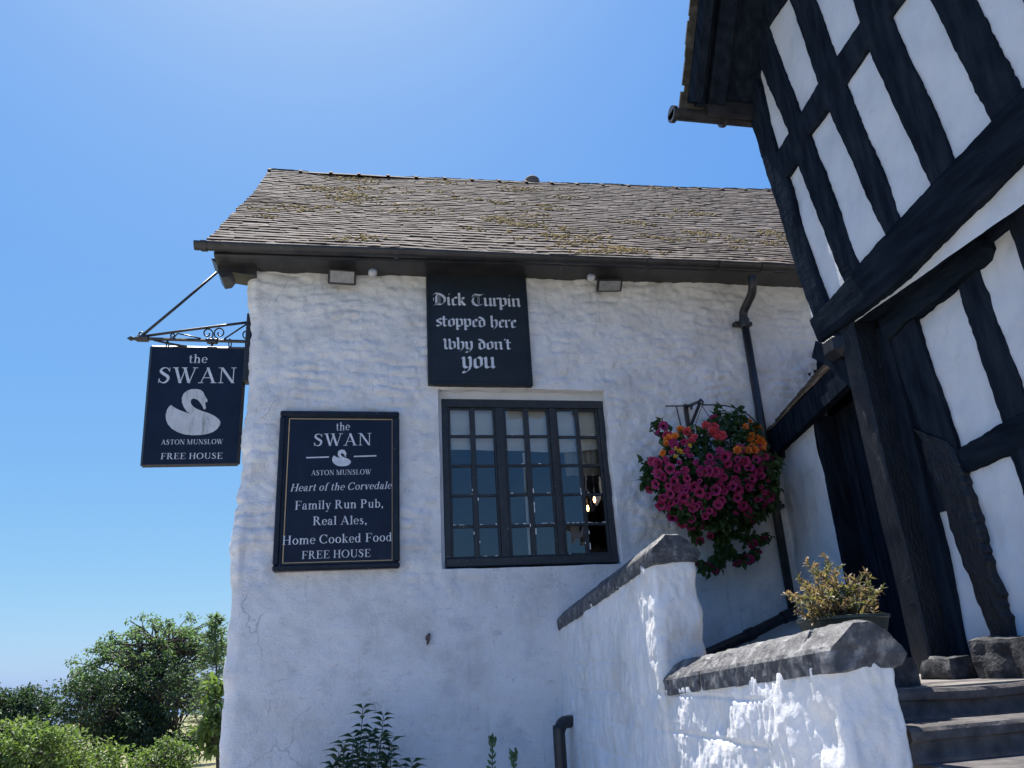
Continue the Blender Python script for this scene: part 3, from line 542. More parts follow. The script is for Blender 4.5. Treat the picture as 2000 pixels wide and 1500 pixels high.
GL = {
 'A': (.98, P_d(.49, 1.0, .14, 0, .05) + P_d(.46, 1.0, .82, 0, .15) + P_h(.26, .70, .34) + sS(.14, 0, .28) + sS(.82, 0, .32)),
 'C': (.92, P_b(.50, .5, .40, .48, 42, 318) + P_v(.80, .66, .98, .035) + P_v(.80, .06, .26, .03)),
 'E': (.84, serif_stem(.22, 0, 1) + P_h(.22, .72, .98) + P_h(.22, .76, .02) + P_h(.22, .56, .52) + P_v(.715, .76, 1.0, .04) + P_v(.755, 0, .26, .04) + P_v(.56, .41, .63, .04)),
 'F': (.78, serif_stem(.22, 0, 1) + P_h(.22, .72, .98) + P_h(.22, .56, .50) + P_v(.715, .76, 1.0, .04) + P_v(.56, .39, .61, .04)),
 'H': (1.02, serif_stem(.22, 0, 1) + serif_stem(.80, 0, 1) + P_h(.22, .80, .51)),
 'L': (.82, serif_stem(.22, 0, 1) + P_h(.22, .74, .02) + P_v(.735, 0, .28, .04)),
 'M': (1.22, serif_stem(.18, 0, 1, .05, .0, .28) + P_d(.20, 1, .60, 0, .15) + P_d(.98, 1, .60, 0, .05) + serif_stem(1.0, 0, 1, .15) + sS(.16, 1, .24)),
 'N': (1.04, serif_stem(.19, 0, 1, .05, 0, .28) + P_d(.20, 1, .85, 0, .17) + serif_stem(.85, 0, 1, .05, .28, 0) + sS(.15, 1, .26)),
 'O': (1.02, P_b(.51, .5, .41, .48, 0, 360, n=34)),
 'P': (.80, serif_stem(.22, 0, 1) + P_b(.34, .735, .30, .245, -90, 90, .15) + P_h(.22, .35, .98) + P_h(.22, .35, .49)),
 'R': (.94, serif_stem(.22, 0, 1) + P_b(.34, .745, .28, .235, -90, 90, .15) + P_h(.22, .35, .98) + P_h(.22, .40, .51) + P_d(.46, .50, .78, 0, .16) + sS(.82, 0, .24)),
 'S': (.72, P_c([(.58, .80), (.48, .94), (.32, .975), (.17, .88), (.16, .72), (.34, .56), (.52, .42), (.56, .24), (.44, .06), (.28, .025), (.14, .12), (.09, .26)], [.05, .045, .06, .11, .15, .17, .17, .13, .10, .05, .045, .05]) + P_v(.60, .72, .99, .035) + P_v(.085, .02, .3, .035)),
 'T': (.90, serif_stem(.45, 0, 1, .15, 0) + P_h(.08, .82, .98) + P_v(.09, .74, 1., .04) + P_v(.81, .74, 1., .04)),
 'U': (1.02, P_v(.24, .3, 1, .15) + P_v(.82, .3, 1, .05) + P_b(.53, .32, .29, .30, 180, 360, .12) + sS(.24, 1) + sS(.82, 1, .28)),
 'W': (1.36, P_d(.16, 1, .45, 0, .15) + P_d(.68, 1, .45, 0, .05) + P_d(.62, 1, .92, 0, .15) + P_d(1.2, 1, .92, 0, .05) + sS(.15, 1, .32) + sS(.62, 1, .3) + sS(1.2, 1, .28)),
 'a': (.60, P_v(.40, .08, .48, .12) + P_b(.26, .46, .16, .20, 10, 165, .09, .05) + P_b(.24, .185, .155, .17, 60, 330, .12, .045) + P_c([(.40, .1), (.47, .02), (.56, .07)], [.1, .06, .03]) + [np.array([(.06, .46), (.17, .44), (.18, .56), (.08, .56)])]),
 'b': (.68, lc(.17, .0, 1.0, 0) + P_b(.36, .33, .22, .32, -150, 150, .13)),
 'd': (.70, P_v(.50, .02, 1.0, .13) + P_b(.30, .33, .21, .32, 30, 330, .13) + [np.array([(.32, .94), (.56, .9), (.56, 1.03)])] + P_h(.5, .64, .03, .04)),
 'e': (.58, P_b(.30, .335, .22, .32, 0, 320, .12) + P_h(.10, .53, .36, .04)),
 'f': (.44, P_v(.20, 0, .82, .13) + P_h(.02, .40, .65, .045) + P_h(.05, .36, .018, .036) + P_c([(.20, .78), (.25, .98), (.38, 1.02), (.46, .95)], [.12, .08, .06, .10])),
 'h': (.72, lc(.17, 0, 1.0) + P_v(.53, 0, .44, .13) + P_b(.36, .42, .17, .22, 0, 165, .13, .06) + P_h(.38, .68, .018, .036)),
 'i': (.34, lc(.17, 0, X_) + P_b(.16, .88, .045, .05, 0, 360, .09, .09, 10)),
 'k': (.70, lc(.17, 0, 1.0) + P_d(.50, X_, .24, .30, .05) + P_d(.33, .38, .56, 0, .13) + P_h(.38, .62, X_ - .02, .036) + P_h(.44, .70, .018, .036)),
 'l': (.34, lc(.17, 0, 1.0)),
 'm': (1.06, lc(.17, 0, X_) + P_v(.52, 0, .44, .13) + P_v(.87, 0, .44, .13) + P_b(.36, .42, .16, .22, 0, 165, .13, .06) + P_b(.71, .42, .16, .22, 0, 165, .13, .06) + P_h(.39, .65, .018, .036) + P_h(.74, 1.0, .018, .036)),
 'n': (.72, lc(.17, 0, X_) + P_v(.53, 0, .44, .13) + P_b(.36, .42, .17, .22, 0, 165, .13, .06) + P_h(.38, .68, .018, .036)),
 'o': (.66, P_b(.33, .335, .23, .32, 0, 360, .13, n=26)),
 'r': (.50, lc(.17, 0, X_) + P_c([(.20, .42), (.30, .62), (.40, .63), (.46, .56)], [.05, .07, .10, .11])),
 's': (.52, P_c([(.40, .54), (.30, .65), (.16, .60), (.14, .47), (.28, .36), (.40, .24), (.36, .06), (.20, .02), (.08, .14)], [.05, .05, .09, .11, .13, .12, .09, .05, .05])),
 't': (.42, P_v(.18, .14, .86, .12) + P_h(.02, .38, .65, .045) + P_c([(.18, .2), (.21, .05), (.30, .02), (.40, .1)], [.12, .09, .05, .035])),
 'u': (.72, P_v(.19, .22, X_, .13) + P_v(.55, .0, X_, .13) + P_b(.36, .24, .17, .22, 180, 345, .13, .05) + P_h(.05, .2, X_ - .02, .04) + P_h(.42, .56, X_ - .02, .04) + P_h(.55, .68, .02, .04)),
 'v': (.64, P_d(.14, X_, .34, 0, .13) + P_d(.54, X_, .34, 0, .05) + P_h(.02, .28, X_ - .02, .036) + P_h(.42, .64, X_ - .02, .036)),
 'y': (.64, P_d(.14, X_, .36, 0, .13) + P_d(.54, X_, .28, -.22, .05) + P_h(.02, .28, X_ - .02, .036) + P_h(.42, .64, X_ - .02, .036) + P_c([(.30, -.16), (.22, -.30), (.10, -.28)], [.05, .06, .10])),
 ',': (.32, P_b(.16, .05, .045, .05, 0, 360, .09, .09, 10) + P_c([(.19, .04), (.18, -.08), (.10, -.16)], [.08, .05, .03])),
 ' ': (.30, []),
}
NIB = .118 * np.array([math.cos(R_(42)), math.sin(R_(42))])
def nib(*lines):
    out = []
    for ln in lines:
        for a, b in zip(ln[:-1], ln[1:]):
            a, b = np.array(a, float), np.array(b, float)
            if abs((b - a)[0] * NIB[1] - (b - a)[1] * NIB[0]) < .01: b = b + (.012, -.012)
            q = [a - NIB, a + NIB, b + NIB, b - NIB]
            if (q[1] - q[0])[0] * (q[3] - q[0])[1] - (q[1] - q[0])[1] * (q[3] - q[0])[0] < 0: q = q[::-1]
            out.append(np.array(q))
    return out
mn = lambda x: [(x - .07, .95), (x, .85), (x, .13), (x + .10, .02)]
BL = {
 'D': (1.12, nib([(.30, 1.28), (.22, 1.0), (.22, .22), (.05, .10)], [(.0, 1.22), (.14, 1.42), (.46, 1.34), (.74, 1.12), (.90, .80), (.88, .38), (.60, .06), (.30, .12), (.0, -.04)]) + P_v(.42, .2, 1.2, .028) + P_v(.52, .2, 1.2, .022) + P_v(.0, .5, .85, .05)),
 'T': (1.02, nib([(.06, 1.10), (.20, 1.38), (.52, 1.32), (.78, 1.30), (.98, 1.46)], [(.40, 1.22), (.12, .95), (.05, .55), (.16, .18), (.46, .0), (.84, .18)]) + P_v(.50, .2, 1.2, .03) + P_v(.60, .2, 1.2, .022)),
 'c': (.50, nib([(.36, .86), (.22, .99), (.04, .82), (.04, .17), (.16, .02), (.36, .14)])),
 'd': (.66, nib([(.04, .82), (.04, .17), (.18, .02), (.44, .18), (.44, .80), (.28, 1.10), (-.0, 1.30)], [(.04, .82), (.24, .96), (.40, .84)])),
 'e': (.52, nib([(.22, .99), (.04, .82), (.04, .17), (.16, .02), (.36, .14)], [(.22, .99), (.38, .80), (.10, .50)])),
 'h': (.68, nib([(-.02, 1.48), (.04, 1.36), (.04, .14), (.13, .02)], [(.06, .80), (.32, .98), (.46, .84), (.46, .25), (.34, -.05), (.16, -.24)])),
 'i': (.34, nib(mn(.05)) + P_d(.06, 1.22, .16, 1.42, .05)),
 'k': (.66, nib([(-.02, 1.48), (.04, 1.36), (.04, .13), (.12, .02)], [(.06, .62), (.30, .97), (.42, .84), (.18, .55)], [(.18, .55), (.38, .16), (.50, .03)])),
 'n': (.72, nib(mn(.05), [(.05, .80), (.36, .98), (.47, .85), (.47, .13), (.57, .02)])),
 'o': (.66, nib([(.04, .82), (.04, .17), (.20, .02), (.44, .20), (.44, .84), (.28, .99), (.04, .82)])),
 'p': (.68, nib([(-.04, 1.0), (.04, .90), (.04, -.30), (.12, -.40)], [(.06, .82), (.30, .99), (.46, .84), (.46, .18), (.28, .02), (.08, .14)]) + P_h(-.08, .22, -.32, .04)),
 'r': (.50, nib(mn(.05), [(.07, .80), (.28, .99), (.40, .88)])),
 's': (.52, nib([(.38, .86), (.24, .99), (.05, .84), (.07, .64), (.36, .42), (.38, .20), (.20, .02), (.0, .12)])),
 't': (.46, nib([(.02, 1.26), (.08, 1.14), (.08, .16), (.18, .02), (.34, .13)]) + P_h(-.1, .36, .90, .10)),
 'u': (.72, nib(mn(.05), mn(.47)[:2] + mn(.47)[2:], [(.15, .02), (.44, .20)])),
 'w': (1.04, nib([(-.06, 1.32), (.04, 1.10), (.04, .17), (.18, .02), (.42, .20)], [(.34, 1.30), (.42, 1.08), (.42, .17), (.56, .02), (.82, .20), (.82, .80), (.66, .98), (.48, .78)])),
 'y': (.68, nib([(-.03, .96), (.05, .86), (.05, .18), (.18, .02), (.44, .18)], [(.36, 1.0), (.46, .86), (.46, .16), (.34, -.18), (.16, -.36), (.02, -.40), (.0, -.28)])),
 "'": (.22, P_d(.05, 1.15, .12, 1.38, .09)), ' ': (.36, []),
}
class Writer:
    """writes strokes on a plane: origin O, axes U and V, face normal N; each stroke sits a hair above the last"""
    def __init__(s): s.mb = MB(); s.k = 0
    def poly(s, pr, f, N):
        off = N * (.0012 + .00004 * (s.k % 60)); s.k += 1
        if isinstance(pr, tuple):
            o = np.array([f(*p) for p in pr[1]]) + off; i = np.array([f(*p) for p in pr[2]]) + off; n = len(o)
            s.mb.add(np.concatenate([o, i]), [(q, q + 1, n + q + 1, n + q) for q in range(n - 1)])
        else: s.mb.add(np.array([f(*p) for p in pr]) + off, [tuple(range(len(pr)))])
    def line(s, text, L, R, H, gl, N=np.array([0, -1., 0]), slant=0., up=None, parent=None):
        """baseline from L to R, unit height H (metres)"""
        adv = 0; items = []
        for ch in text: items.append((ch, adv)); adv += gl[ch][0] + (.04 if gl is GL else .02)
        L, R = np.asarray(L), np.asarray(R); U = (R - L) / (adv - .06); V = np.array([0, 0, 1.]) * H if up is None else up * H
        for ch, a in items + [(' ', 0)]:
            if ch == ' ':
                if parent is not None and s.mb.n: s.mb.build('lettering', M_letter, parent); s.mb = MB()
                continue
            for pr in gl[ch][1]: s.poly(pr, lambda u, v, a=a: L + U * (u + a + slant * v) + V * v, N)
SWAN = np.array([(328, 932), (345, 945), (372, 962), (405, 978), (445, 992), (482, 1004), (515, 1014), (487, 1003), (460, 984), (437, 950), (422, 910), (420, 872), (434, 836), (462, 810), (500, 796), (545, 793), (582, 801), (606, 822), (616, 848), (630, 868), (641, 888), (640, 904), (622, 909), (621, 925), (628, 950), (621, 970), (607, 964), (599, 944), (585, 920), (566, 896), (545, 881), (520, 875), (501, 884), (495, 904), (502, 926), (520, 946), (546, 964), (598, 985), (650, 1001), (702, 1026), (736, 1052), (753, 1076), (749, 1103), (725, 1138), (690, 1163), (640, 1181), (580, 1190), (510, 1192), (440, 1184), (380, 1164), (332, 1134), (300, 1098), (284, 1058), (281, 1018), (292, 974), (309, 946)], float)
def swan_poly(f, N, mat_, parent):
    m = MB(); P = np.array([f(*p) for p in SWAN]) + N * .002; c = len(P)
    m.add(np.concatenate([P, P - N * .0015]), [tuple(range(c))] + [(i, (i + 1) % c, c + (i + 1) % c, c + i) for i in range(c)])
    return m.build('swan_emblem', mat_, parent)
def board_frame(name, px, y, parent, m, thick=.03, bar=None, depth=.0):
    pass
# ---- framed notice board beside the window
def build_notice():
    yb = -.072; t = thing('notice_board', 'framed navy notice board with white swan and pub lettering, left of the window', 'sign', tuple(front(655, 1115, 0)))
    a0, c0 = front(537, 1116, yb - .02), front(780, 803.5, yb - .02); x0, x1, z0, z1 = a0[0] - .025, c0[0], a0[2], c0[2]; b = MB(); b.box((x0 + .03, yb + .006, z0 + .03), (x1 - .03, .012, z1 - .03)); b.build('panel', M_sign, t)
    f = MB(); w = .052
    for (a, c) in (((x0, yb - .02, z0), (x1, .02, z0 + w)), ((x0, yb - .02, z1 - w), (x1, .02, z1)), ((x0, yb - .018, z0 + w), (x0 + w, .02, z1 - w)), ((x1 - w, yb - .018, z0 + w), (x1, .02, z1 - w))): f.box(a, c, bev=.012)
    for (a, c) in (((x0 + w, yb - .004, z0 + w), (x1 - w, yb + .004, z0 + w + .012)), ((x0 + w, yb - .004, z1 - w - .012), (x1 - w, yb + .004, z1 - w)), ((x0 + w, yb - .0045, z0 + w + .012), (x0 + w + .012, yb + .004, z1 - w - .012)), ((x1 - w - .012, yb - .0045, z0 + w + .012), (x1 - w, yb + .004, z1 - w - .012))): f.box(a, c)
    f.build('frame', M_signframe, t)
    yp = yb + .006; A = lambda p, q: front(p, q, yp); H = lambda px, py, d: np.linalg.norm(A(px, py) - A(px, py - d)); N = np.array([0, -1., 0])
    w_ = Writer()
    for (txt, l, r, d, sl) in (('the', (656, 841), (683, 840), 15.5, 0), ('SWAN', (611.5, 871.4), (726, 869.5), 24, 0), ('ASTON MUNSLOW', (607.5, 928.7), (725, 926.3), 10, 0), ('Heart of the Corvedale', (566, 960), (764, 954.6), 14.5, .22),
            ('Family Run Pub,', (575, 995.7), (749, 991), 17, 0), ('Real Ales,', (610, 1026), (717, 1023.5), 17, 0), ('Home Cooked Food', (550, 1064.5), (766, 1056.8), 17.5, 0), ('FREE HOUSE', (588.5, 1092), (724, 1087.5), 15.5, 0)):
        w_.line(txt, A(*l), A(*r), H(*l, d), GL, slant=sl, parent=t)
    for (l, r) in (((598, 894), (642.5, 892.6)), ((691, 891.6), (735, 890.2))):
        L, Rr = A(*l), A(*r); u = np.array((0, 0, .006)); w_.poly(None or np.array([(0, -1), (1, -1), (1, 1), (0, 1)]), lambda a, b, L=L, Rr=Rr, u=u: L + (Rr - L) * a + u * b, N); w_.mb.build('rule_line', M_letter, t); w_.mb = MB()
    g = MB(); p_, q_ = A(552, 1100), A(766.2, 819.5); cs = [(p_[0], p_[2]), (q_[0], p_[2]), (q_[0], q_[2]), (p_[0], q_[2])]; q = .004
    for (x, z), (xx, zz) in zip(cs, cs[1:] + cs[:1]):
        h = abs(zz - z) < 1e-6; a = (min(x, xx) + (-q if h else -q), yp - .0012, min(z, zz) + (-q if h else q)); c = (max(x, xx) + q, yp + .001, max(z, zz) + (q if h else -q)); g.box(a, c)
    g.build('gold_border', M_gold, t)
    swan_poly(lambda p, q: A(648.9 + (p - 281) * 36.6 / 472, 878.3 + (q - 793) * 32.4 / 399), N, M_letter, t)
build_notice()
def build_turpin():
    yb = -.065; t = thing('slogan_board', 'black board with white old style gothic lettering under the eaves above the window', 'sign', tuple(front(935, 750, 0)))
    b = MB(); a0, c0 = front(836.5, 750.5, yb), front(1027, 546, yb); x0, x1, z0, z1 = a0[0], c0[0], a0[2], c0[2] + .05; b.box((x0, yb, z0), (x1, .015, z1), bev=.006)
    b.build('panel', M_signblack, t); f = MB(); w = .028
    for (a, c) in (((x0, yb - .008, z0), (x1, yb + .001, z0 + w)), ((x0, yb - .0075, z0 + w), (x0 + w, yb + .001, z1)), ((x1 - w, yb - .0075, z0 + w), (x1, yb + .001, z1))): f.box(a, c, bev=.003)
    f.build('edge_trim', M_signblack, t); A = lambda p, q: front(p, q, yb); H = lambda px, py, d: np.linalg.norm(A(px, py) - A(px, py - d))
    w_ = Writer()
    for (txt, l, r, d) in (('Dick Turpin', (847, 595.6), (1018, 599.2), 16.3), ('stopped here', (853, 637), (1010, 640.4), 15.3), ("why don't", (869, 682), (1000, 682.7), 15.3), ('you', (905, 719), (969, 719), 22)):
        w_.line(txt, A(*l), A(*r), H(*l, d), BL, parent=t)
build_turpin()
def build_hanging_sign():
    y = .30; br = thing('sign_bracket', 'black wrought iron scroll bracket projecting from the white corner wall under the eaves', 'bracket', (-1.0, y, 4.5))
    A = lambda p, q: front(p, q, y)
    def bar(name, pts, r, n=8): m = MB(); m.tube([A(*p) for p in pts], r, n); return m.build(name, M_iron, br, smooth=True)
    arm = MB(); P = [A(*p) for p in ((262, 661.5), (300, 662), (380, 664.3), (492, 667.5))]; arm.tube(P, .016, 6)
    tip = [A(*p) for p in ((248, 660.5), (256, 661), (262, 661.5), (270, 662))]; arm.tube(tip, [.003, .026, .014, .028], 8); arm.tube([A(268, 661), A(290, 661.5)], .034, 6); arm.build('arm', M_iron, br)
    bar('top_rail', ((280, 657), (360, 645.5), (425, 637), (500, 627.5)), .013, 6); bar('stay', ((277, 656), (352, 593.5), (425, 531)), .014)
    bar('back_brace', ((300, 664), (330, 671), (365, 677)), .011, 6)
    def scroll(c, r0, a0, turns, sgn=1, tail=None):
        a = np.linspace(0, turns * 2 * math.pi, 40); rr = r0 * (1 - .72 * a / a[-1]); P = [(c[0] + rr_ * math.cos(R_(a0) + sgn * t), c[1] + rr_ * math.sin(R_(a0) + sgn * t)) for t, rr_ in zip(a, rr)]
        if tail: P = tail + P
        m = MB(); m.tube([A(*p) for p in P], .007, 6); m.build('scroll', M_iron, br, smooth=True)
    scroll((275, 653), 6, 60, 1.0, -1); scroll((405.5, 651.5), 11.5, 60, 1.25, -1, [(392, 662.5), (404, 664), (414, 658)]); scroll((429.5, 650.5), 12.0, 120, 1.25, 1, [(442, 662.5), (430, 664), (420, 658)])
    scroll((338, 655.5), 5.5, 90, 1.1, 1, [(392, 661), (366, 655), (347, 651.5)]); bar('tie', ((438, 662), (462, 646), (488, 629)), .008, 6); scroll((482, 653), 9, 100, 1.0, 1)
    m = MB(); a, c = A(404, 664), A(425, 671); m.box((a[0], y - .03, c[2]), (c[0], y + .03, a[2] + .01), bev=.008); m.tube([A(414, 671), A(414, 675.5)], .012, 8); m.build('clasp', M_iron, br)
    m = MB(); m.box((-1.05, y - .06, A(0, 690)[2] - .25 + .0), (-1.0, y + .06, A(492, 627)[2] + .06), bev=.006); m.build('wall_plate', M_iron, br)
    # board
    t = thing('hanging_sign', 'dark navy hanging pub sign board with large weathered white swan, hung from iron bracket', 'sign', tuple(A(378, 906)))
    c = [A(297, 677), A(478.5, 680.5), A(463.5, 905), A(278, 908)]; th = np.array((0, .035, 0)); m = MB(); V = np.array(c + [p + th for p in c]); cc = V.mean(0)
    m.add(V, [(0, 3, 2, 1), (4, 5, 6, 7), (0, 1, 5, 4), (1, 2, 6, 5), (2, 3, 7, 6), (3, 0, 4, 7)]); m.build('board', M_sign, t)
    f = MB()
    for i in range(4):
        p, q = c[i], c[(i + 1) % 4]; f.tube([p + th * .5 + (p - q) * .004, q + th * .5 + (q - p) * .004], .022, 4)
    f.build('edge_frame', M_iron, t); N = np.array([0, -1., 0]); w_ = Writer(); H = lambda px, py, d: np.linalg.norm(A(px, py) - A(px, py - d)); yy = y
    for (txt, l, r, d) in (('the', (368, 709), (404.5, 709), 17), ('SWAN', (306.5, 748.3), (461, 748.3), 30.7), ('ASTON MUNSLOW', (314, 868.7), (435.5, 867.2), 9.8), ('FREE HOUSE', (313, 897), (434.5, 896), 11.8)):
        w_.line(txt, A(*l), A(*r), H(*l, d), GL, parent=t)
    swan_poly(lambda p, q: A(260 + p * .2266, 580 + q * .2266), N, M_swan, t)
    for px in (327, 449):
        h = MB(); P = [A(px + 2.6 * math.sin(k * math.pi / 6), 671.5 - 5.2 * math.cos(k * math.pi / 6)) + np.array((0, .012, 0)) for k in range(13)]; h.tube(P, .006, 6, cap=False); h.tube([A(px, 662), A(px, 668)], .010, 6); h.build('hanging_ring', M_iron, t)
build_hanging_sign()
def floodlight(px, tilt, yaw, label):
    c = front(px[0], px[1], -.13); t = thing('floodlight', label, 'light', tuple(c), 'floodlights under the eaves')
    m = MB(); w, h, d = .135, .075, .026; m.box((-w, -d, -h), (w, d, h), bev=.010); m2 = MB(); m2.box((-w + .022, -d - .003, -h + .02), (w - .022, -d + .004, h - .02))
    k = MB(); k.tube([(0, .02, .02), (0, .05, .09), (0, .06, .16)], .012, 6)
    RT = Matrix.Rotation(yaw, 4, 'Z') @ Matrix.Rotation(tilt, 4, 'X')
    for nm, mb, mt in (('housing', m, M_gutter), ('lens', m2, M_lens), ('mount', k, M_gutter)):
        o = mb.build(nm, mt, t, local=True)
        if nm != 'mount': o.matrix_local = RT
floodlight((668, 541), R_(28), R_(3), 'slim floodlight with grey lens under the eaves, left of the slogan board')
floodlight((1190, 556), R_(52), R_(-6), 'tilted square floodlight with pale lens under the eaves, right of the slogan board')
for p, lb in (((727, 532), 'pale round cap on the black eaves left of the slogan board'), ((1141, 541), 'pale round cap on the black eaves right of the slogan board')):
    c = front(*p, -.05); m = MB(); m.lathe([(.001, .03), (.034, .026), (.042, .012), (.042, -.02)], (0, 0, 0), 20)
    o = m.build('round_fitting', M_disc, smooth=True); o.location = (c[0], -.27, front(p[0], p[1], -.27)[2]); o.rotation_euler = (R_(62), 0, 0); tag(o, lb, 'eaves fitting', 'round caps on the eaves')
def build_pipes():
    t = thing('drainpipe', 'black drainpipe with a swan neck running down beside the porch roof', 'drainpipe', (4.2, -.1, 1.9))
    P = [front(1470, 540, -.39), front(1470, 556, -.37), front(1468, 574, -.30), front(1458, 596, -.18), front(1452, 612, -.105), front(1454, 640, -.09)]
    m = MB(); m.tube(smooth_pts(P, 6), .046, 12); m.build('swan_neck', M_gutter, t, smooth=True)
    a, b = front(1454, 630, -.09), front(1550, 1196, -.09); b[0] = a[0] - .02; m = MB(); m.tube([a, (a + b) / 2, b], .042, 12); m.build('downpipe', M_gutter, t, smooth=True)
    for zz in (a[2] - .0, a[2] - 2.0): m = MB(); m.tube([(a[0], -.09, zz - .04), (a[0], -.09, zz + .04)], .056, 12); m.box((a[0] - .10, -.075, zz - .02), (a[0] + .10, .0, zz + .02)); m.build('collar', M_gutter, t)
    s = thing('waste_pipe', 'black waste pipe sloping along the white wall behind the garden wall', 'drainpipe', (3.6, -.12, 1.7))
    m = MB(); P = [b + np.array((0, 0, .03)), b + np.array((-.01, -.005, -.04)), front(1535, 1204, -.12), front(1455, 1244, -.12), front(1370, 1282, -.12), front(1300, 1318, -.12)]
    m.tube(P, .048, 12); m.build('pipe', M_gutter, s, smooth=True)
    for p in ((1535, 1204), (1465, 1239)): c = front(*p, -.12); m = MB(); d = front(1455, 1244, -.12) - front(1535, 1204, -.12); d /= np.linalg.norm(d); m.tube([c - d * .04, c + d * .04], .058, 12); m.build('collar', M_gutter, s)
    w = thing('bent_pipe', 'short black pipe with a bent top standing against the garden wall corner', 'drainpipe', (1.76, -.1, 0))
    m = MB(); A = lambda p, q: at(p, q, 0, 1.74); T = A(1103, 1412); T[0] -= .055; T[1] = min(T[1], -.14)
    P = [(T[0], T[1], 0), (T[0], T[1], T[2] - .12), (T[0] + .01, T[1] + .005, T[2] - .05), (T[0] + .04, T[1] + .02, T[2] - .005), (T[0] + .09, T[1] + .04, T[2] + .005), (T[0] + .16, T[1] + .07, T[2])]
    m.tube(smooth_pts(P, 5), .050, 14); m.build('pipe', M_gutter, w, smooth=True)
build_pipes()
# ================================================================== GARDEN WALL, STEPS, LANDING
def rough(P, a=1.):
    return a * (.016 * vnoise(P * 3.0, 51) + .012 * vnoise(P * np.array([8, 8, 7.]), 52) + .0075 * vnoise(P * np.array([22, 22, 12.]), 53) + .0046 * vnoise(P * np.array([50, 50, 26.]), 54) + .0012 * vnoise(P * 110, 55))
def build_garden_wall():
    t = thing('garden_wall', 'rough white painted garden wall with stepped black coping stones beside the steps', 'wall', (1.98, -2.5, 0))
    XL, XR, YE, YM = 1.845, 2.125, -4.12, -2.38
    def section(name, y0, y1, ztop, zbot=.35, st=.012):
        ys = np.arange(y0, y1 + .05, -st); path = [(XL, y, -1, 0) for y in ys if y > y1 + .03] + [(XL + .03 - .03 * math.cos(a), y1 + .03 - .03 * math.sin(a), -math.cos(a), -math.sin(a)) for a in np.linspace(.2, 1.37, 5)]
        path += [(x, y1, 0, -1) for x in np.arange(XL + .03, XR - .03, st)] + [(XR - .03 + .03 * math.sin(a), y1 + .03 - .03 * math.cos(a), math.sin(a), -math.cos(a)) for a in np.linspace(.2, 1.37, 5)] + [(XR, y, 1, 0) for y in np.linspace(y1 + .04, y0, 30)]
        path = np.array(path, float); nz = int(2.0 / st * .85); tt = np.linspace(0, 1, nz); zt = np.array([ztop(y) for y in path[:, 1]])
        Z = zbot + (zt[:, None] - zbot) * tt[None]; X = np.repeat(path[:, :1], nz, 1); Y = np.repeat(path[:, 1:2], nz, 1)
        P = np.stack([X, Y, Z], -1); d = rough(P)
        # coursed stone joints showing through the paint
        w = Z + .02 * vnoise(P * 3, 60); row = w / .20 - np.floor(w / .20); jm = 1 - sstep(0, .07, np.minimum(row, 1 - row)); d = d - .010 * jm * sstep(-.2, .3, vnoise(P * 2.1, 62))
        if name == 'front': d = d
        X = X + path[:, 2:3] * (d + .032 * (zt[:, None] - Z) * (path[:, 2:3] < 0)); Y = Y + path[:, 3:4] * d      # battered left face
        return quads_object('wall_section', np.stack([X, Y, Z], -1), grid_faces(len(path), nz), M_garden, t)
    z1 = lambda y: 1.915 + (y / -2.38) * .265
    z2 = lambda y: 1.422 + (y + 2.38) / -1.74 * .118
    section('rear', .12, YM, z1); section('front', YM + .02, YE, z2)
    prof = np.array([(1.832, -.03), (1.828, .052), (1.838, .070), (1.905, .134), (1.945, .158), (2.04, .161), (2.10, .118), (2.165, .055), (2.178, .022), (2.15, -.02), (2.10, -.03)])
    def stone(ya, yb, zf, seed, endnoise=.02):
        n = max(6, int(abs(yb - ya) / .018)); ys = np.linspace(ya, yb, n); pr = []
        for (a, b) in zip(prof, np.roll(prof, -1, 0)): 
            k = max(1, int(np.hypot(*(b - a)) / .022)); pr += [a + (b - a) * i / k for i in range(k)]
        pr = np.array(pr); V = []
        for y in ys:
            X = pr[:, 0]; Z = zf(y) + pr[:, 1]; P = np.stack([X, X * 0 + y, Z], 1); dn = np.stack([X - 2.0, Z - zf(y) - .07], 1); dn /= np.linalg.norm(dn, axis=1)[:, None]
            d = .004 * vnoise(P * 6, seed) + .004 * vnoise(P * 18, seed + 1) + .0035 * vnoise(P * 44, seed + 2) - .012 * max(0, 1 - min(abs(y - ya), abs(y - yb)) / .03)
            yy = y + endnoise * vnoise(P * 9, seed + 5) * (1 if y in (ys[0], ys[-1]) else .2)
            V.append(np.stack([X + dn[:, 0] * d, yy, Z + dn[:, 1] * d], 1))
        m = MB(); k = len(pr); c0, c1 = V[0].mean(0), V[-1].mean(0); V = np.concatenate(V + [np.array([c0, c1])]); N_ = n * k
        m.add(V, [(i * k + j, i * k + (j + 1) % k, (i + 1) * k + (j + 1) % k, (i + 1) * k + j) for i in range(n - 1) for j in range(k)] + [(N_, (j + 1) % k, j) for j in range(k)] + [(N_ + 1, (n - 1) * k + j, (n - 1) * k + (j + 1) % k) for j in range(k)])
        m.build('coping_stone', M_coping, t)
    for a, b, s in ((.06, -.48, 1), (-.50, -1.02, 11), (-1.04, -1.70, 21), (-1.72, -2.40, 31)): stone(a, b, z1, s)
    for a, b, s in ((-2.345, -2.86, 41), (-2.88, -4.135, 51)): stone(a, b, z2, s)
build_garden_wall()
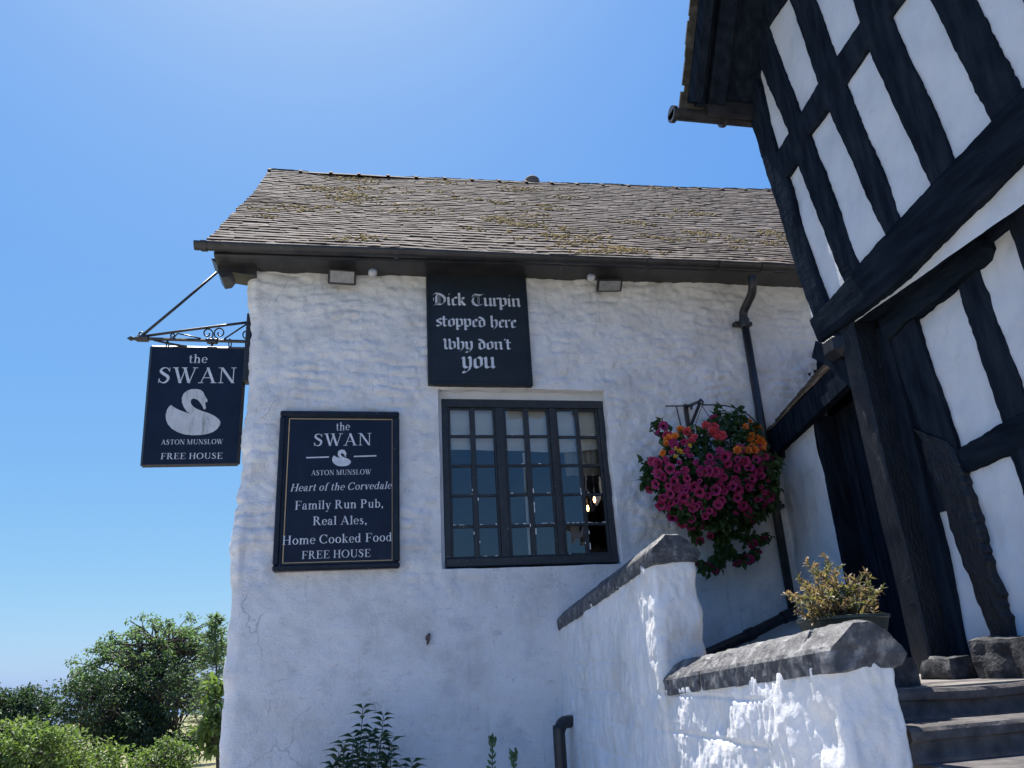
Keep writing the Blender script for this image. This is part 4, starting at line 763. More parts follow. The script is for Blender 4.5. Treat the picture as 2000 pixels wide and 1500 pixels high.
def build_steps():
    z = 1.42
    l = MB(); l.box((2.10, -3.78, 1.10), (5.2, .02, z - .001)); o = l.build('landing', M_paving); tag(o, kind='structure')
    t = thing('stone_steps', 'worn dark brick steps with stone nosings climbing to the porch beside the garden wall', 'steps', (3.4, -4.5, 0))
    for k in range(9):
        y = -3.80 - .30 * k; zz = z - .125 * k; n = 90; xs = np.linspace(2.135, 5.2, n); V = []
        prof = [(0.30, 0.0), (.03, .0), (.008, -.006), (-.004, -.02), (-.004, -.050), (.006, -.058)]
        for x in xs:
            for (dy, dz) in prof:
                P = np.array([[x * 3, dy * 20, k * 3.]]); V.append((x, y + dy + .010 * vnoise(P, 5)[0] * (dy < .1) + .004 * vnoise(P * 5, 6)[0] * (dy < .1), zz + dz + .007 * vnoise(P * .6, 7)[0]))
        q = len(prof); m = MB(); m.add(V, [(i * q + j, (i + 1) * q + j, (i + 1) * q + j + 1, i * q + j + 1) for i in range(n - 1) for j in range(q - 1)]); m.build('tread', M_brick, t)
        m = MB(); V = []
        for i, x in enumerate(xs):
            for dz in (-.055, -.09, -.135): P = np.array([[x * 6, dz * 30, k * 2.]]); V.append((x, y + .012 + .006 * vnoise(P, 9)[0], zz + dz))
        m.add(V, [(i * 3 + j, (i + 1) * 3 + j, (i + 1) * 3 + j + 1, i * 3 + j + 1) for i in range(n - 1) for j in range(2)]); m.build('riser', M_brick, t)
    def block(name, c, s, seed, lab, cat='stone'):
        n = 12; V = []; F = []
        m = MB(); u = np.linspace(-1, 1, n); o = 0
        for ax in range(3):
            for sg in (-1, 1):
                a, b = np.meshgrid(u, u, indexing='ij'); Q = np.zeros((n, n, 3)); Q[..., ax] = sg; Q[..., (ax + 1) % 3] = a; Q[..., (ax + 2) % 3] = b
                r = np.linalg.norm(Q, axis=-1, keepdims=True); Qs = Q * (.90 + .10 * (1.3 / r)); P = Qs * np.array(s) + np.array(c); P = P + Qs * (.016 * vnoise(P * 9, seed) + .008 * vnoise(P * 24, seed + 1))[..., None]
                f = grid_faces(n, n); f = f if sg > 0 else f[:, ::-1]; m.add(P.reshape(-1, 3), f.tolist())
        o = m.build(name, M_basestone); tag(o, lab, cat)
    block('base_stone', (2.50, -3.56, 1.475), (.07, .09, .065), 3, 'small black stone block on the landing just behind the coping end')
    block('base_stone', (3.16, -3.24, 1.47), (.17, .12, .055), 9, 'flat dark stone at the foot of the porch post')
    block('base_stone', (3.21, -3.62, 1.49), (.14, .20, .11), 15, 'large black plinth stone under the leaning tarred timber by the steps')
build_steps()

# ================================================================== TIMBER FRAMED WING
XU, XL_ = 3.10, 3.30
wing = thing('timber_wing', 'black and white timber framed wing jettied out over the porch, leaning with age', 'building', (4.5, -4.5, 0))
def resample(p, n):
    p = np.asarray(p, float); s = np.concatenate([[0], np.cumsum(np.linalg.norm(np.diff(p, axis=0), axis=1))]); t = np.linspace(0, s[-1], n); return np.stack([np.interp(t, s, p[:, k]) for k in range(p.shape[1])], 1)
def timber(name, X, left, right, m_, parent, depth=.14, proud=0., seed=0, amp=1., px=True):
    """a beam on the plane x = X between two picture-measured edges, hand hewn: wavy edges, rounded arrises"""
    if px: left = [at(p[0], p[1], 0, X) for p in left]; right = [at(p[0], p[1], 0, X) for p in right]
    L = max(np.linalg.norm(np.diff(np.asarray(left), axis=0), axis=1).sum(), .1); n = int(np.clip(L / .02, 8, 160))
    A, B = resample(left, n), resample(right, n); wd = B - A; wl = np.linalg.norm(wd, axis=1)[:, None]; wd = wd / wl
    s_ = np.linspace(0, L, n); q = lambda f, k: vnoise(np.stack([s_ * f, s_ * 0 + seed * 1.37, s_ * 0 + k], -1), seed + k)
    A = A + wd * (amp * (.0035 * q(3, 1) + .004 * q(11, 2) + .004 * q(32, 3)))[:, None]; B = B + wd * (amp * (.0035 * q(3, 4) + .004 * q(11, 5) + .004 * q(32, 6)))[:, None]
    xo = -proud; r = .016; nu = 9; us = np.array([0, .0, .06, .2, .4, .6, .8, .94, 1., 1.]); ds = np.array([depth, r, .003, 0, 0, 0, 0, .003, r, depth]); k = len(us)
    V = np.zeros((n, k, 3))
    for j in range(k):
        V[:, j] = A + (B - A) * us[j]; P = V[:, j] * np.array([1, 1, 1.]) 
        dv = amp * (.004 * vnoise(P * np.array([1, 3, 3.]), seed + 7) + .0018 * vnoise(P * np.array([1, 15, 15.]), seed + 8) + .0012 * vnoise(P * np.array([1, 45, 45.]), seed + 9)) if 0 < j < k - 1 else 0
        V[:, j, 0] = X + xo + ds[j] + dv
    m = MB(); m.add(V.reshape(-1, 3), [(i * k + j, i * k + j + 1, (i + 1) * k + j + 1, (i + 1) * k + j) for i in range(n - 1) for j in range(k - 1)] + [(i * k + k - 1, i * k, (i + 1) * k, (i + 1) * k + k - 1) for i in range(n - 1)] + [tuple(range(k)), tuple(range(n * k - 1, n * k - k - 1, -1))])
    o = m.build(name, m_, parent); 
    return o
def build_wing():
    # --- upper storey infill (slightly hollow plaster behind the timbers)
    ys = np.linspace(-2.64, -4.82, 120); zs = np.linspace(0, 1, 120); yg, tg = np.meshgrid(ys, zs, indexing='ij'); zg = 3.55 + tg * (5.70 + (1.44 - np.abs(yg + 3.9)) * 1.4826 - .06 - 3.55)
    P = np.stack([yg * 0, yg, zg], -1); xg = XU + .034 + .010 * vnoise(P * 2.5, 71) + .004 * vnoise(P * 9, 72) + .0018 * vnoise(P * 30, 73)
    quads_object('upper_infill', np.stack([xg, yg, zg], -1), grid_faces(120, 120), M_infill, wing)
    ys = np.linspace(-2.90, -4.82, 140); zs = np.linspace(1.3, 3.72, 90); yg, zg = np.meshgrid(ys, zs, indexing='ij')
    P = np.stack([yg * 0, yg, zg], -1); xg = XL_ + .030 + .012 * vnoise(P * 2.5, 74) + .006 * vnoise(P * 9, 75) + .003 * vnoise(P * 24, 76) - .03 * sstep(2.3, 1.6, zg) * (yg > -3.6)
    quads_object('lower_infill', np.stack([xg, yg, zg], -1), grid_faces(140, 90), M_infill, wing)
    b = MB()   # rest of the shell: rear wall, floor of the jetty
    b.box((XU + .12, -2.74, 3.62), (8.6, -2.66, 6.0));  b.box((8.5, -4.8, 1.0), (8.6, -2.7, 6.0)); b.box((XU + .06, -4.86, 3.5), (8.6, -4.80, 5.9)); b.box((XL_ + .06, -4.86, 1.0), (8.6, -4.80, 3.5)); b.build('back_wall', M_infill, wing); b = MB(); b.box((3.42, -3.0, 1.3), (8.6, -2.93, 3.58)); b.build('lower_back_wall', M_timber, wing)
    s = MB(); A = [at(1715, 600, 0, XU + .02), at(1762, 540, 0, XU + .02), at(2000, 299, 0, XU + .02)]
    n = 60; ys = np.linspace(-2.75, -4.82, n); zb = lambda y: 3.395 + (y + 2.9) * -.175 if y > -5 else 3.76 + (y + 5) * -.1
    V = []
    for y in ys:
        for k, x in enumerate(np.linspace(XU + .02, XL_ + .12, 8)): V.append((x, y, zb(y) + .205 + .015 * vnoise(np.array([[x * 6, y * 3, 0]]), 4)[0] - .018 * k / 7))
    s.add(V, [(i * 8 + j, i * 8 + j + 1, (i + 1) * 8 + j + 1, (i + 1) * 8 + j) for i in range(n - 1) for j in range(7)]); s.build('jetty_soffit', M_cream, wing)
    T = lambda nm, l, r, m_=M_timber, X=XU, **k: timber(nm, X, l, r, m_, wing, **k)
    # --- upper frame
    T('corner_post', [(1437, 40), (1446, 112), (1471, 252), (1510, 378), (1557, 533), (1601, 648)], [(1450, 20), (1464, 112), (1514, 295), (1535, 350), (1593, 540), (1622, 610)], seed=1, depth=.2, proud=.012)
    T('stud', [(1455, 60), (1468, 97), (1539, 266), (1554, 320), (1640, 540), (1662, 585)], [(1478, 10), (1500, 60), (1557, 218), (1580, 274), (1673, 518), (1690, 555)], seed=2)
    T('stud', [(1500, -110), (1539, 0), (1594, 160), (1614, 216), (1725, 460), (1735, 490)], [(1545, -110), (1587, 0), (1629, 116), (1650, 170), (1754, 425), (1766, 455)], seed=3)
    T('stud', [(1604, -150), (1662, 0), (1691, 97), (1810, 355), (1822, 385)], [(1650, -150), (1712, 0), (1738, 38), (1858, 310), (1872, 340)], seed=4)
    T('stud', [(1726, -170), (1813, 0), (1930, 238), (1946, 270)], [(1805, -170), (1900, 0), (1985, 165), (2002, 195)], seed=5)
    T('stud', [(1880, -170), (1990, 0), (2085, 130)], [(1970, -190), (2090, 0), (2150, 70)], seed=6)
    T('rail', [(1500, 322), (1514, 299), (1557, 230), (1595, 165), (1628, 117), (1675, 45), (1700, 4), (1790, -150)], [(1520, 368), (1532, 349), (1554, 318), (1574, 266), (1647, 166), (1690, 100), (1735, 33), (1762, -6), (1850, -145)], M_timber, seed=7, proud=.006)
    T('rail', [(1455, 68), (1464, 50), (1490, 0), (1590, -190)], [(1462, 100), (1467, 96), (1496, 54), (1532, -2), (1650, -190)], M_timber, seed=8, proud=.006)
    T('bressumer', [(1580, 622), (1612, 590), (1670, 520), (1752, 427), (1812, 362), (1862, 309), (1930, 236), (2000, 163), (2080, 82)], [(1598, 668), (1625, 648), (1720, 575), (1762, 540), (2000, 299), (2095, 204)], M_timber_h, X=XU - .03, seed=9, depth=.24)
    # --- lower frame
    Lw = dict(X=XL_)
    T('plate', [(1700, 600), (1806, 533), (1850, 492), (1960, 395), (2000, 362), (2100, 276)], [(1700, 655), (1787, 600), (1845, 548), (1930, 475), (2000, 415), (2110, 327)], M_timber_h, seed=20, depth=.10, proud=.0, **Lw)
    T('rail', [(1728, 625), (1772, 582), (1843, 531), (1915, 470), (1932, 468)], [(1745, 665), (1787, 625), (1867, 563), (1928, 508), (1938, 485)], M_timber_h, seed=21, proud=.055, **Lw)
    T('stud', [(1846, 500), (1867, 563), (1953, 827), (1962, 850)], [(1888, 470), (1907, 530), (2000, 783), (2012, 815)], seed=22, **Lw)
    T('stud', [(1950, 395), (1985, 500), (2080, 780)], [(1995, 370), (2035, 480), (2150, 760)], seed=23, **Lw)
    T('mid_rail', [(1855, 882), (1870, 877), (1953, 827), (2000, 800), (2120, 734)], [(1862, 940), (1890, 923), (1970, 890), (2000, 873), (2140, 809)], M_timber_h, seed=24, proud=.012, **Lw)
    T('stud', [(1960, 880), (1970, 890), (2000, 975), (2090, 1240)], [(2010, 850), (2022, 880), (2050, 950), (2160, 1210)], seed=25, **Lw)
    T('door_post', [(1716, 590), (1770, 760), (1800, 850), (1812, 890)], [(1782, 605), (1787, 623), (1830, 752), (1870, 877), (1880, 905)], seed=26, proud=.02, **Lw)
    T('leaning_post', [(1790, 835), (1802, 852), (1853, 1000), (1880, 1080), (1930, 1210), (1948, 1262)], [(1858, 862), (1870, 880), (1890, 923), (1910, 1000), (1960, 1150), (1996, 1278)], M_tar, seed=27, proud=.045, amp=2.3, **Lw)
    # --- jetty post and its braces, standing on the landing
    p = MB(); n = 90; zs = np.linspace(1.44, 3.55, n); V = []
    for z in zs:
        x0 = 3.12 + .010 * vnoise(np.array([[0, z * 2, 1.]]), 3)[0]; x1 = 3.375 + .05 * sstep(3.4, 2.6, np.array(z)); y0, y1 = -3.06, -2.90
        ring = [(x0 + .012, y0), (x0 + .07, y0), (x0 + .13, y0), (x1 - .06, y0), (x1 - .012, y0), (x1, y0 + .012), (x1, y1), (x0 + .012, y1), (x0, y1 - .012), (x0, y1 - .05), (x0, y0 + .06), (x0, y0 + .012)]
        for (x, y) in ring:
            P = np.array([[x * 9, y * 9, z * 4]]); d = .006 * vnoise(P, 5)[0] + .004 * vnoise(P * 3, 6)[0]; V.append((x + d, y + d * .7, z))
    q = 12; p.add(V, [(i * q + j, i * q + (j + 1) % q, (i + 1) * q + (j + 1) % q, (i + 1) * q + j) for i in range(n - 1) for j in range(q)] + [tuple(range(q - 1, -1, -1)), tuple((n - 1) * q + j for j in range(q))]); p.build('jetty_post', M_tar, wing)
    def brace(name, pts, w, dpt, m_=M_timber, seed=0):
        p_ = smooth_pts(pts, 8); t = np.gradient(p_, axis=0); t /= np.linalg.norm(t, axis=1)[:, None]; N_ = np.cross(t, (1, 0, 0)); N_ /= np.linalg.norm(N_, axis=1)[:, None]; m = MB(); V = []
        for i, (c, nn) in enumerate(zip(p_, N_)):
            j = .008 * vnoise(np.array([[i * .31, seed, 0.]]), 3)[0]
            for a, b in ((-1, -1), (-1, 1), (1, 1), (1, -1)): V.append(c + nn * (a * w / 2 + j) + np.array((b * dpt / 2, 0, 0)))
        k = len(p_); m.add(V, [(i * 4 + j, i * 4 + (j + 1) % 4, (i + 1) * 4 + (j + 1) % 4, (i + 1) * 4 + j) for i in range(k - 1) for j in range(4)] + [(0, 3, 2, 1), tuple((k - 1) * 4 + j for j in range(4))]); m.build(name, m_, wing)
    brace('brace', [(3.20, -2.93, 3.18), (3.19, -2.84, 3.32), (3.18, -2.72, 3.46), (3.17, -2.62, 3.55)], .12, .12)
    m = MB(); c = at(1608, 655, 0, XU - .05); m.box((XU - .04, -2.95, 3.38), (XU + .16, -2.74, 3.56), bev=.05); m.build('dragon_beam_end', M_tar, wing)
    # dark planked door frame between the jetty post and the leaning post
    m = MB(); m.box((3.27, -3.16, 1.44), (3.34, -3.04, 3.5)); m.box((3.31, -3.245, 2.30), (3.345, -3.15, 3.5)); m.build('door_frame', M_timber, wing)
    # --- roof: eaves at the back, verge overhanging the gable
    ang = R_(56); ya, za = -2.46, 5.70; dy, dz = -math.cos(ang), math.sin(ang); Lr = 1.44 / math.cos(ang)
    m = MB(); nrm = np.array((0, math.sin(ang), math.cos(ang)))
    def slab(x0, x1, s0, s1, h0, h1, mi=0):
        a = np.array((0, ya, za)); d = np.array((0, dy, dz)); V = [a + d * s + nrm * h + np.array((x, 0, 0)) for h in (h0, h1) for s in (s0, s1) for x in (x0, x1)]
        m.add(V, [(0, 1, 3, 2), (4, 6, 7, 5), (0, 4, 5, 1), (2, 3, 7, 6), (0, 2, 6, 4), (1, 5, 7, 3)], mi)
    slab(2.62, 8.7, 0, Lr, .0, .03); roof = m.build('roof', M_timber, wing)
    m = MB(); ns = 24
    for c in range(ns):
        s0 = -.06 + c * .104; x = 2.50 + rng.normal(0, .012)
        while x < 8.7:
            w = rng.uniform(.15, .24) if x < 3.4 else 1.8; h = .032 + rng.uniform(0, .014); a0 = rng.normal(0, .005); slab(x, x + w - .004, s0 + a0, s0 + .17 + a0, h - .0 + .0, h + .016); x += w
    m.build('roof_tiles', M_darktile, roof)
    m = MB(); slab(2.56, 2.63, .02, Lr, -.10, .03); m.build('bargeboard', M_timber, roof)
    m = MB(); slab(2.70, 2.84, .02, Lr, -.07, -.001); m.build('verge_rafter', M_timber, roof)
    m = MB(); m.add([(2.6, -5.34, 5.72), (2.6, -3.9, 7.86), (8.7, -3.9, 7.86), (8.7, -5.34, 5.72)], [(0, 1, 2, 3)]); m.build('front_slope', M_tile, roof)
    g = MB(); r = .058; n = 11; V = []; xs = np.linspace(2.43, 8.6, 12)
    for x in xs:
        for k in range(n): a = math.pi * k / (n - 1); V.append((x, -2.40 - r * math.cos(a), 5.665 - r * math.sin(a)))
        for k in range(n): a = math.pi * (n - 1 - k) / (n - 1); V.append((x, -2.40 - (r - .006) * math.cos(a), 5.665 - (r - .006) * math.sin(a)))
    q = 2 * n; g.add(V, [(i * q + k, i * q + (k + 1) % q, (i + 1) * q + (k + 1) % q, (i + 1) * q + k) for i in range(11) for k in range(q)] + [tuple(range(n))]); gu = g.build('gutter', M_gutter, wing)
    for x in (2.43, 2.86): 
        m = MB(); m.tube([(x, -2.40, 5.650), (x + .035, -2.40, 5.650)], .068, 14); m.build('gutter_joint', M_gutter, gu)
    m = MB(); m.box((2.70, -2.52, 5.60), (8.6, -2.47, 5.72)); m.build('eaves_board', M_gutter, wing)
build_wing()

# ================================================================== PORCH between the two buildings
def build_porch():
    t = thing('porch', 'small dark porch with a mossy lean-to tiled roof, white side wall and boarded door', 'porch', (4.2, -.8, 1.42))
    D = np.array([-.15, -1.0, 0]); D /= np.linalg.norm(D); P0 = np.array([4.235, 0, 3.70]); rise = np.array([0, 0, .075])
    E = lambda s: P0 + (D + rise) * s
    up = np.array([.73, 0, .69]); nr = np.cross(D + rise, up); nr = nr / np.linalg.norm(nr); nr = nr if nr[2] > 0 else -nr
    m = MB(); n = 0; L = 2.9
    for c in range(12):
        s = 0
        while s < L:
            w = rng.uniform(.16, .28); a = c * .105 + rng.normal(0, .005); h = .03 + rng.uniform(0, .014); V = [E(s0) + up * u + nr * hh for (u, hh) in ((a - .02, h), (a - .02, h + .018), (a + .17, .026), (a + .17, .01)) for s0 in (s, min(s + w - .005, L))]
            m.add(V, [(0, 1, 3, 2), (2, 3, 5, 4), (4, 5, 7, 6), (6, 7, 1, 0), (0, 2, 4, 6), (1, 7, 5, 3)]); s += w
    roof = m.build('roof', M_tile, t)
    m = MB(); V = [E(s) + up * u + nr * h for h in (-.02, .012) for u in (-.01, 1.3) for s in (0, L)]; m.add(V, [(0, 1, 3, 2), (4, 6, 7, 5), (0, 4, 5, 1), (2, 3, 7, 6), (0, 2, 6, 4), (1, 5, 7, 3)]); m.build('roof_boarding', M_timber, roof)
    # lead flashing creeping up the white wall
    m = MB(); k = 40; V = []
    for i in range(k):
        u = 1.3 * i / (k - 1) - .02; w = .085 + .03 * vnoise(np.array([[u * 9, 1., 0]]), 3)[0] + .05 * sstep(0, .5, np.array(u)); c = np.array([4.235, -.018, 3.70]) + up * u
        V += [c + nr * .0, c + nr * (.05 + w), c + nr * .03 + np.array((0, -.05, 0))]
    m.add(V, [(i * 3, i * 3 + 1, i * 3 + 4, i * 3 + 3) for i in range(k - 1)] + [(i * 3, i * 3 + 3, i * 3 + 5, i * 3 + 2) for i in range(k - 1)]); m.build('flashing', M_gutter, roof)
    m = MB(); V = [E(s) + np.array((x, 0, z)) for x in (-.03, .05) for z in (-.23, .01) for s in (-.02, L)]; m.add(V, [(0, 2, 3, 1), (4, 5, 7, 6), (0, 1, 5, 4), (2, 6, 7, 3), (0, 4, 6, 2), (1, 3, 7, 5)]); m.build('fascia', M_timber, t)
    m = MB(); V = [E(s) + np.array((x, 0, z)) for x in (.02, .10) for z in (-.30, -.05) for s in (-.02, .22)]; m.add(V, [(0, 2, 3, 1), (4, 5, 7, 6), (0, 1, 5, 4), (2, 6, 7, 3), (0, 4, 6, 2), (1, 3, 7, 5)]); m.build('corner_bracket', M_gutter, t)
    # white side wall
    P1 = np.array([4.29, 0.02, 0]); sj = .97; ss = np.linspace(0, sj, 50); zs = np.linspace(1.40, 3.66, 110); sg, zg = np.meshgrid(ss, zs, indexing='ij'); Q = np.stack([sg, zg, sg * 0], -1)
    d = .016 * vnoise(Q * 1.8, 91) + .007 * vnoise(Q * 7, 92) + .003 * vnoise(Q * 22, 93); X = P1[0] + D[0] * sg + d; Y = P1[1] + D[1] * sg + .02 * vnoise(np.stack([zg * 3, zg * 0, zg * 0], -1), 9) * (sg > sj - .01)
    quads_object('side_wall', np.stack([X, Y, zg], -1), grid_faces(50, 110), M_garden, t)
    # door: dark upright boards
    door = MB(); s = sj + .05; a = P1 + D * s
    for k in range(11):
        w = .105; q0 = P1 + D * (s + k * (w + .008)) + np.array((.20, 0, 0)); q1 = P1 + D * (s + k * (w + .008) + w) + np.array((.20, 0, 0)); th = np.array((.03, 0, 0)) if k % 2 else np.array((.035, 0, 0))
        V = [np.array((q[0], q[1], z)) + o for o in (np.zeros(3) - th * (.35 if k % 2 else .1), th) for z in (1.43, 3.62) for q in (q0, q1)]
        door.add(V, [(0, 2, 3, 1), (4, 5, 7, 6), (0, 1, 5, 4), (2, 6, 7, 3), (0, 4, 6, 2), (1, 3, 7, 5)])
    door.build('boarded_door', M_timber, t)
    j = MB(); q0 = P1 + D * (sj - .005); V = [np.array((q0[0] + x, q0[1] + y, z)) for z in (1.42, 3.60) for (x, y) in ((.005, 0), (-.015, -.075), (.24, -.075), (.24, 0))]
    j.add(V, [(3, 2, 1, 0), (4, 5, 6, 7), (0, 1, 5, 4), (1, 2, 6, 5), (2, 3, 7, 6), (3, 0, 4, 7)]); j.build('door_jamb', M_timber, t)
    b = MB(); b.box((4.95, -2.9, 1.42), (5.0, 0, 4.6)); b.build('inner_wall', M_timber, t)
build_porch()

# ================================================================== HANGING BASKET AND ITS BRACKET
def build_basket():
    br = thing('basket_bracket', 'black iron wall bracket with thin bowed wires holding the flower basket', 'bracket', tuple(front(1345, 832, 0)))
    a, b = front(1345, 832, -.02), front(1345, 793, -.02); tip = front(1366, 784, -.42)
    m = MB(); m.box((a[0] - .02, -.03, a[2]), (a[0] + .02, .01, b[2] + .02), bev=.005); m.build('back_plate', M_iron, br)
    m = MB(); m.tube([b, (b + tip) / 2 + (0, 0, .0), tip], .016, 6); m.tube([front(1349, 832, -.03), tip - (0, 0, .02)], .018, 6); m.tube([tip, tip + (.0, -.03, .01), tip + (.01, -.05, -.02), tip + (.01, -.03, -.05)], .012, 6); m.build('arm', M_iron, br)
    def wire(pts, r=.007): m = MB(); m.tube(smooth_pts([front(*p) for p in pts], 6), r, 6); m.build('bowed_wire', M_wire, br)
    wire([(1300, 793, -.05), (1322, 793, -.05), (1343, 792.5, -.04)]); wire([(1321, 794, -.06), (1325, 812, -.1), (1330, 832, -.14)])
    wire([(1370, 791, -.30), (1400, 791, -.28), (1425, 794, -.25), (1447, 801, -.20), (1468, 816, -.15), (1486, 838, -.10), (1496, 856, -.08)])
    wire([(1352, 791, -.2), (1350, 797, -.2), (1352, 799, -.2)], .012)
    C = np.array([3.40, -.42, 3.20]); t = thing('hanging_basket', 'large hanging basket overflowing with magenta petunias and orange begonias on the white wall', 'flower basket', tuple(C))
    m = MB(); 
    for k in range(3):
        e = C + np.array((.30 * math.cos(k * 2.1 + .6), .22 * math.sin(k * 2.1 + .6), .22)); h = tip + (.01, -.02, -.05)
        for q in range(16):
            p0, p1 = h + (e - h) * q / 16, h + (e - h) * (q + .8) / 16; m.tube([p0, p1], .004, 4)
    m.build('chain', M_wire, t)
    m = MB(); m.lathe([(.02, -.30), (.16, -.26), (.26, -.14), (.31, .02), (.30, .05), (.02, .05)], C + (0, .02, .03), 18); m.build('bowl', M_pot, t, smooth=True)
    # outline of the plant mass measured on the plane through the basket; depth follows a rounded body
    out = np.array([(1262, 905), (1290, 905), (1300, 868), (1330, 845), (1365, 840), (1400, 815), (1440, 812), (1475, 830), (1490, 860), (1495, 885), (1524, 895), (1515, 940), (1512, 985), (1480, 1015), (1440, 1010), (1420, 1035), (1390, 1030), (1362, 1020), (1320, 1010), (1290, 985), (1280, 950), (1258, 940)], float)
    def inside(p):
        x, y = p; r = False; j = len(out) - 1
        for i in range(len(out)):
            if (out[i][1] > y) != (out[j][1] > y) and x < (out[j][0] - out[i][0]) * (y - out[i][1]) / (out[j][1] - out[i][1]) + out[i][0]: r = not r
            j = i
        return r
    def surf(px, py, f=1.):
        # front face of the rounded plant body: nearest to the camera at its middle
        q = ((px - 1392) / 135) ** 2 + ((py - 925) / 112) ** 2; y = -.42 - .36 * math.sqrt(max(0, 1 - q)) * f; return front(px, py, y)
    P = []; 
    while len(P) < 2900:
        p = (rng.uniform(1255, 1525), rng.uniform(808, 1038))
        if inside(p): P.append(surf(*p, rng.uniform(-.75, .95)))
    # trailing stems
    trails = [[(1385, 1010), (1400, 1040), (1405, 1075), (1385, 1100), (1365, 1100)], [(1400, 1030), (1415, 1065), (1408, 1085), (1395, 1105)], [(1405, 1035), (1430, 1040), (1455, 1048), (1480, 1050), (1494, 1048)], [(1408, 1060), (1430, 1080), (1455, 1088), (1475, 1075)], [(1430, 1000), (1450, 1015), (1456, 1026)], [(1290, 850), (1303, 855), (1292, 832), (1284, 825)], [(1270, 910), (1258, 905)], [(1275, 940), (1256, 946)], [(1500, 930), (1513, 945), (1512, 970)], [(1395, 830), (1400, 812), (1405, 806)], [(1430, 830), (1434, 812), (1440, 806)], [(1355, 1015), (1357, 1040), (1360, 1050)]]
    st = MB()
    for tr in trails:
        q = smooth_pts([front(x, y, -.30 + .0 * k) for k, (x, y) in enumerate(tr)], 8); st.tube(q, .005, 5)
        for c in q:
            dens = 5 if tr[0][1] > 990 else 2
            for _ in range(dens): P.append(c + rng.normal(0, .022, 3))
    st.build('trailing_stem', M_stem, t)
    P = np.array(P); n = len(P); dv = P - (C + (0, .3, .1)); dv /= np.linalg.norm(dv, axis=1)[:, None]; D = dv * .8 + rand_dirs(n) * .9 + np.array((0, -.2, -.15)); U = np.array((0, -.6, .6)) + rand_dirs(n) * .6
    leaves_object('foliage', P, D, U, rng.uniform(.05, .095, n), rng.uniform(.03, .055, n), M_leaf_basket, t, droop=.25)
    # blooms
    def bloom_mesh(name, kind, m_):
        m = MB()
        if kind == 'trumpet':
            n = 20; rings = ((.010, -.042), (.016, -.016), (.030, -.002), (.046, .004), (.050, .000)); V = []
            for i, (r, z) in enumerate(rings):
                for k in range(n):
                    a = 2 * math.pi * k / n; lob = 1 + (.10 * math.cos(5 * a) if i >= 3 else .03 * math.cos(5 * a)); V.append((r * lob * math.cos(a), r * lob * math.sin(a), z + (.004 * math.cos(10 * a) if i == 4 else 0)))
            m.add(V, [(i * n + k, i * n + (k + 1) % n, (i + 1) * n + (k + 1) % n, (i + 1) * n + k) for i in range(1, 4) for k in range(n)]); m.add(V, [(k, (k + 1) % n, n + (k + 1) % n, n + k) for k in range(n)] + [tuple(range(n))], 1)
        elif kind == 'rose':
            for L_, (r, nn, tilt) in enumerate(((.052, 6, .15), (.042, 6, .5), (.030, 5, .9), (.018, 4, 1.25))):
                for k in range(nn):
                    a = 2 * math.pi * k / nn + L_ * .6; u = np.array((math.cos(a), math.sin(a), 0)); s = np.array((-math.sin(a), math.cos(a), 0)); e = u * math.cos(tilt) + np.array((0, 0, 1)) * math.sin(tilt)
                    V = [u * .004, u * .004 + e * r * .5 + s * r * .42, e * r + s * r * .25 + (0, 0, .004), e * r - s * r * .25, u * .004 + e * r * .5 - s * r * .42, u * .004 + e * r * .55 - np.array((0, 0, .004))]
                    m.add(V, [(0, 1, 5), (5, 1, 2, 3), (5, 3, 4), (0, 5, 4)])
        me_o = m.build(name, m_, t, smooth=(kind == 'trumpet'), local=True); return me_o
    pet = [(300, 280), (255, 330), (330, 360), (215, 560), (320, 550), (270, 600), (240, 640), (350, 610), (300, 680), (190, 775), (235, 735), (335, 750), (385, 710), (405, 650), (480, 690), (465, 625), (295, 840), (350, 810), (280, 900), (360, 885), (460, 770), (455, 830), (540, 755), (500, 865), (550, 905), (580, 800), (575, 615), (615, 640), (645, 825), (655, 940), (620, 980), (595, 1050), (370, 985), (450, 1035), (515, 1000), (510, 1070), (660, 1130), (580, 1170), (735, 635), (765, 680), (700, 640), (655, 525), (735, 475), (780, 525), (800, 580), (870, 540), (870, 610), (850, 700), (830, 745), (880, 780), (770, 790), (745, 860), (720, 890), (960, 755), (1005, 640), (990, 690), (960, 600), (930, 560), (1060, 570), (1020, 540), (1085, 520), (1040, 490), (1160, 540), (1160, 790), (1120, 890), (1120, 835), (1090, 840), (925, 895), (950, 940), (1000, 1010), (640, 1360), (695, 1390), (540, 1340), (940, 1315), (870, 1340), (970, 1310), (1030, 1260), (1070, 1155), (990, 1195), (1000, 1220), (460, 410), (690, 230), (890, 460), (400, 770), (250, 570), (545, 560), (700, 780), (380, 420)]
    pet += [(rng.uniform(220, 1100), rng.uniform(560, 1000)) for _ in range(12)]
    buds = [q for q in ((rng.uniform(250, 1120), rng.uniform(420, 1010)) for _ in range(140)) if inside((1220 + q[0] / 3.9475, 760 + q[1] / 3.9475))][:92]
    pet = [q for q in pet[:88]] + [q for q in pet[88:] if inside((1220 + q[0] / 3.9475, 760 + q[1] / 3.9475))]
    coral = [(625, 280), (690, 290), (710, 340), (720, 375), (535, 370), (480, 330), (680, 330), (745, 360), (520, 395)]
    orange = [(430, 310), (490, 315), (385, 370), (325, 420), (295, 495), (925, 240), (965, 250), (930, 290), (1025, 305), (970, 365), (1040, 400), (1020, 380), (910, 455), (985, 440), (1000, 470), (1060, 460), (345, 390), (1060, 420), (870, 470), (955, 470)]
    yellow = [(395, 455), (425, 480), (500, 435), (390, 515), (560, 300), (455, 500)]
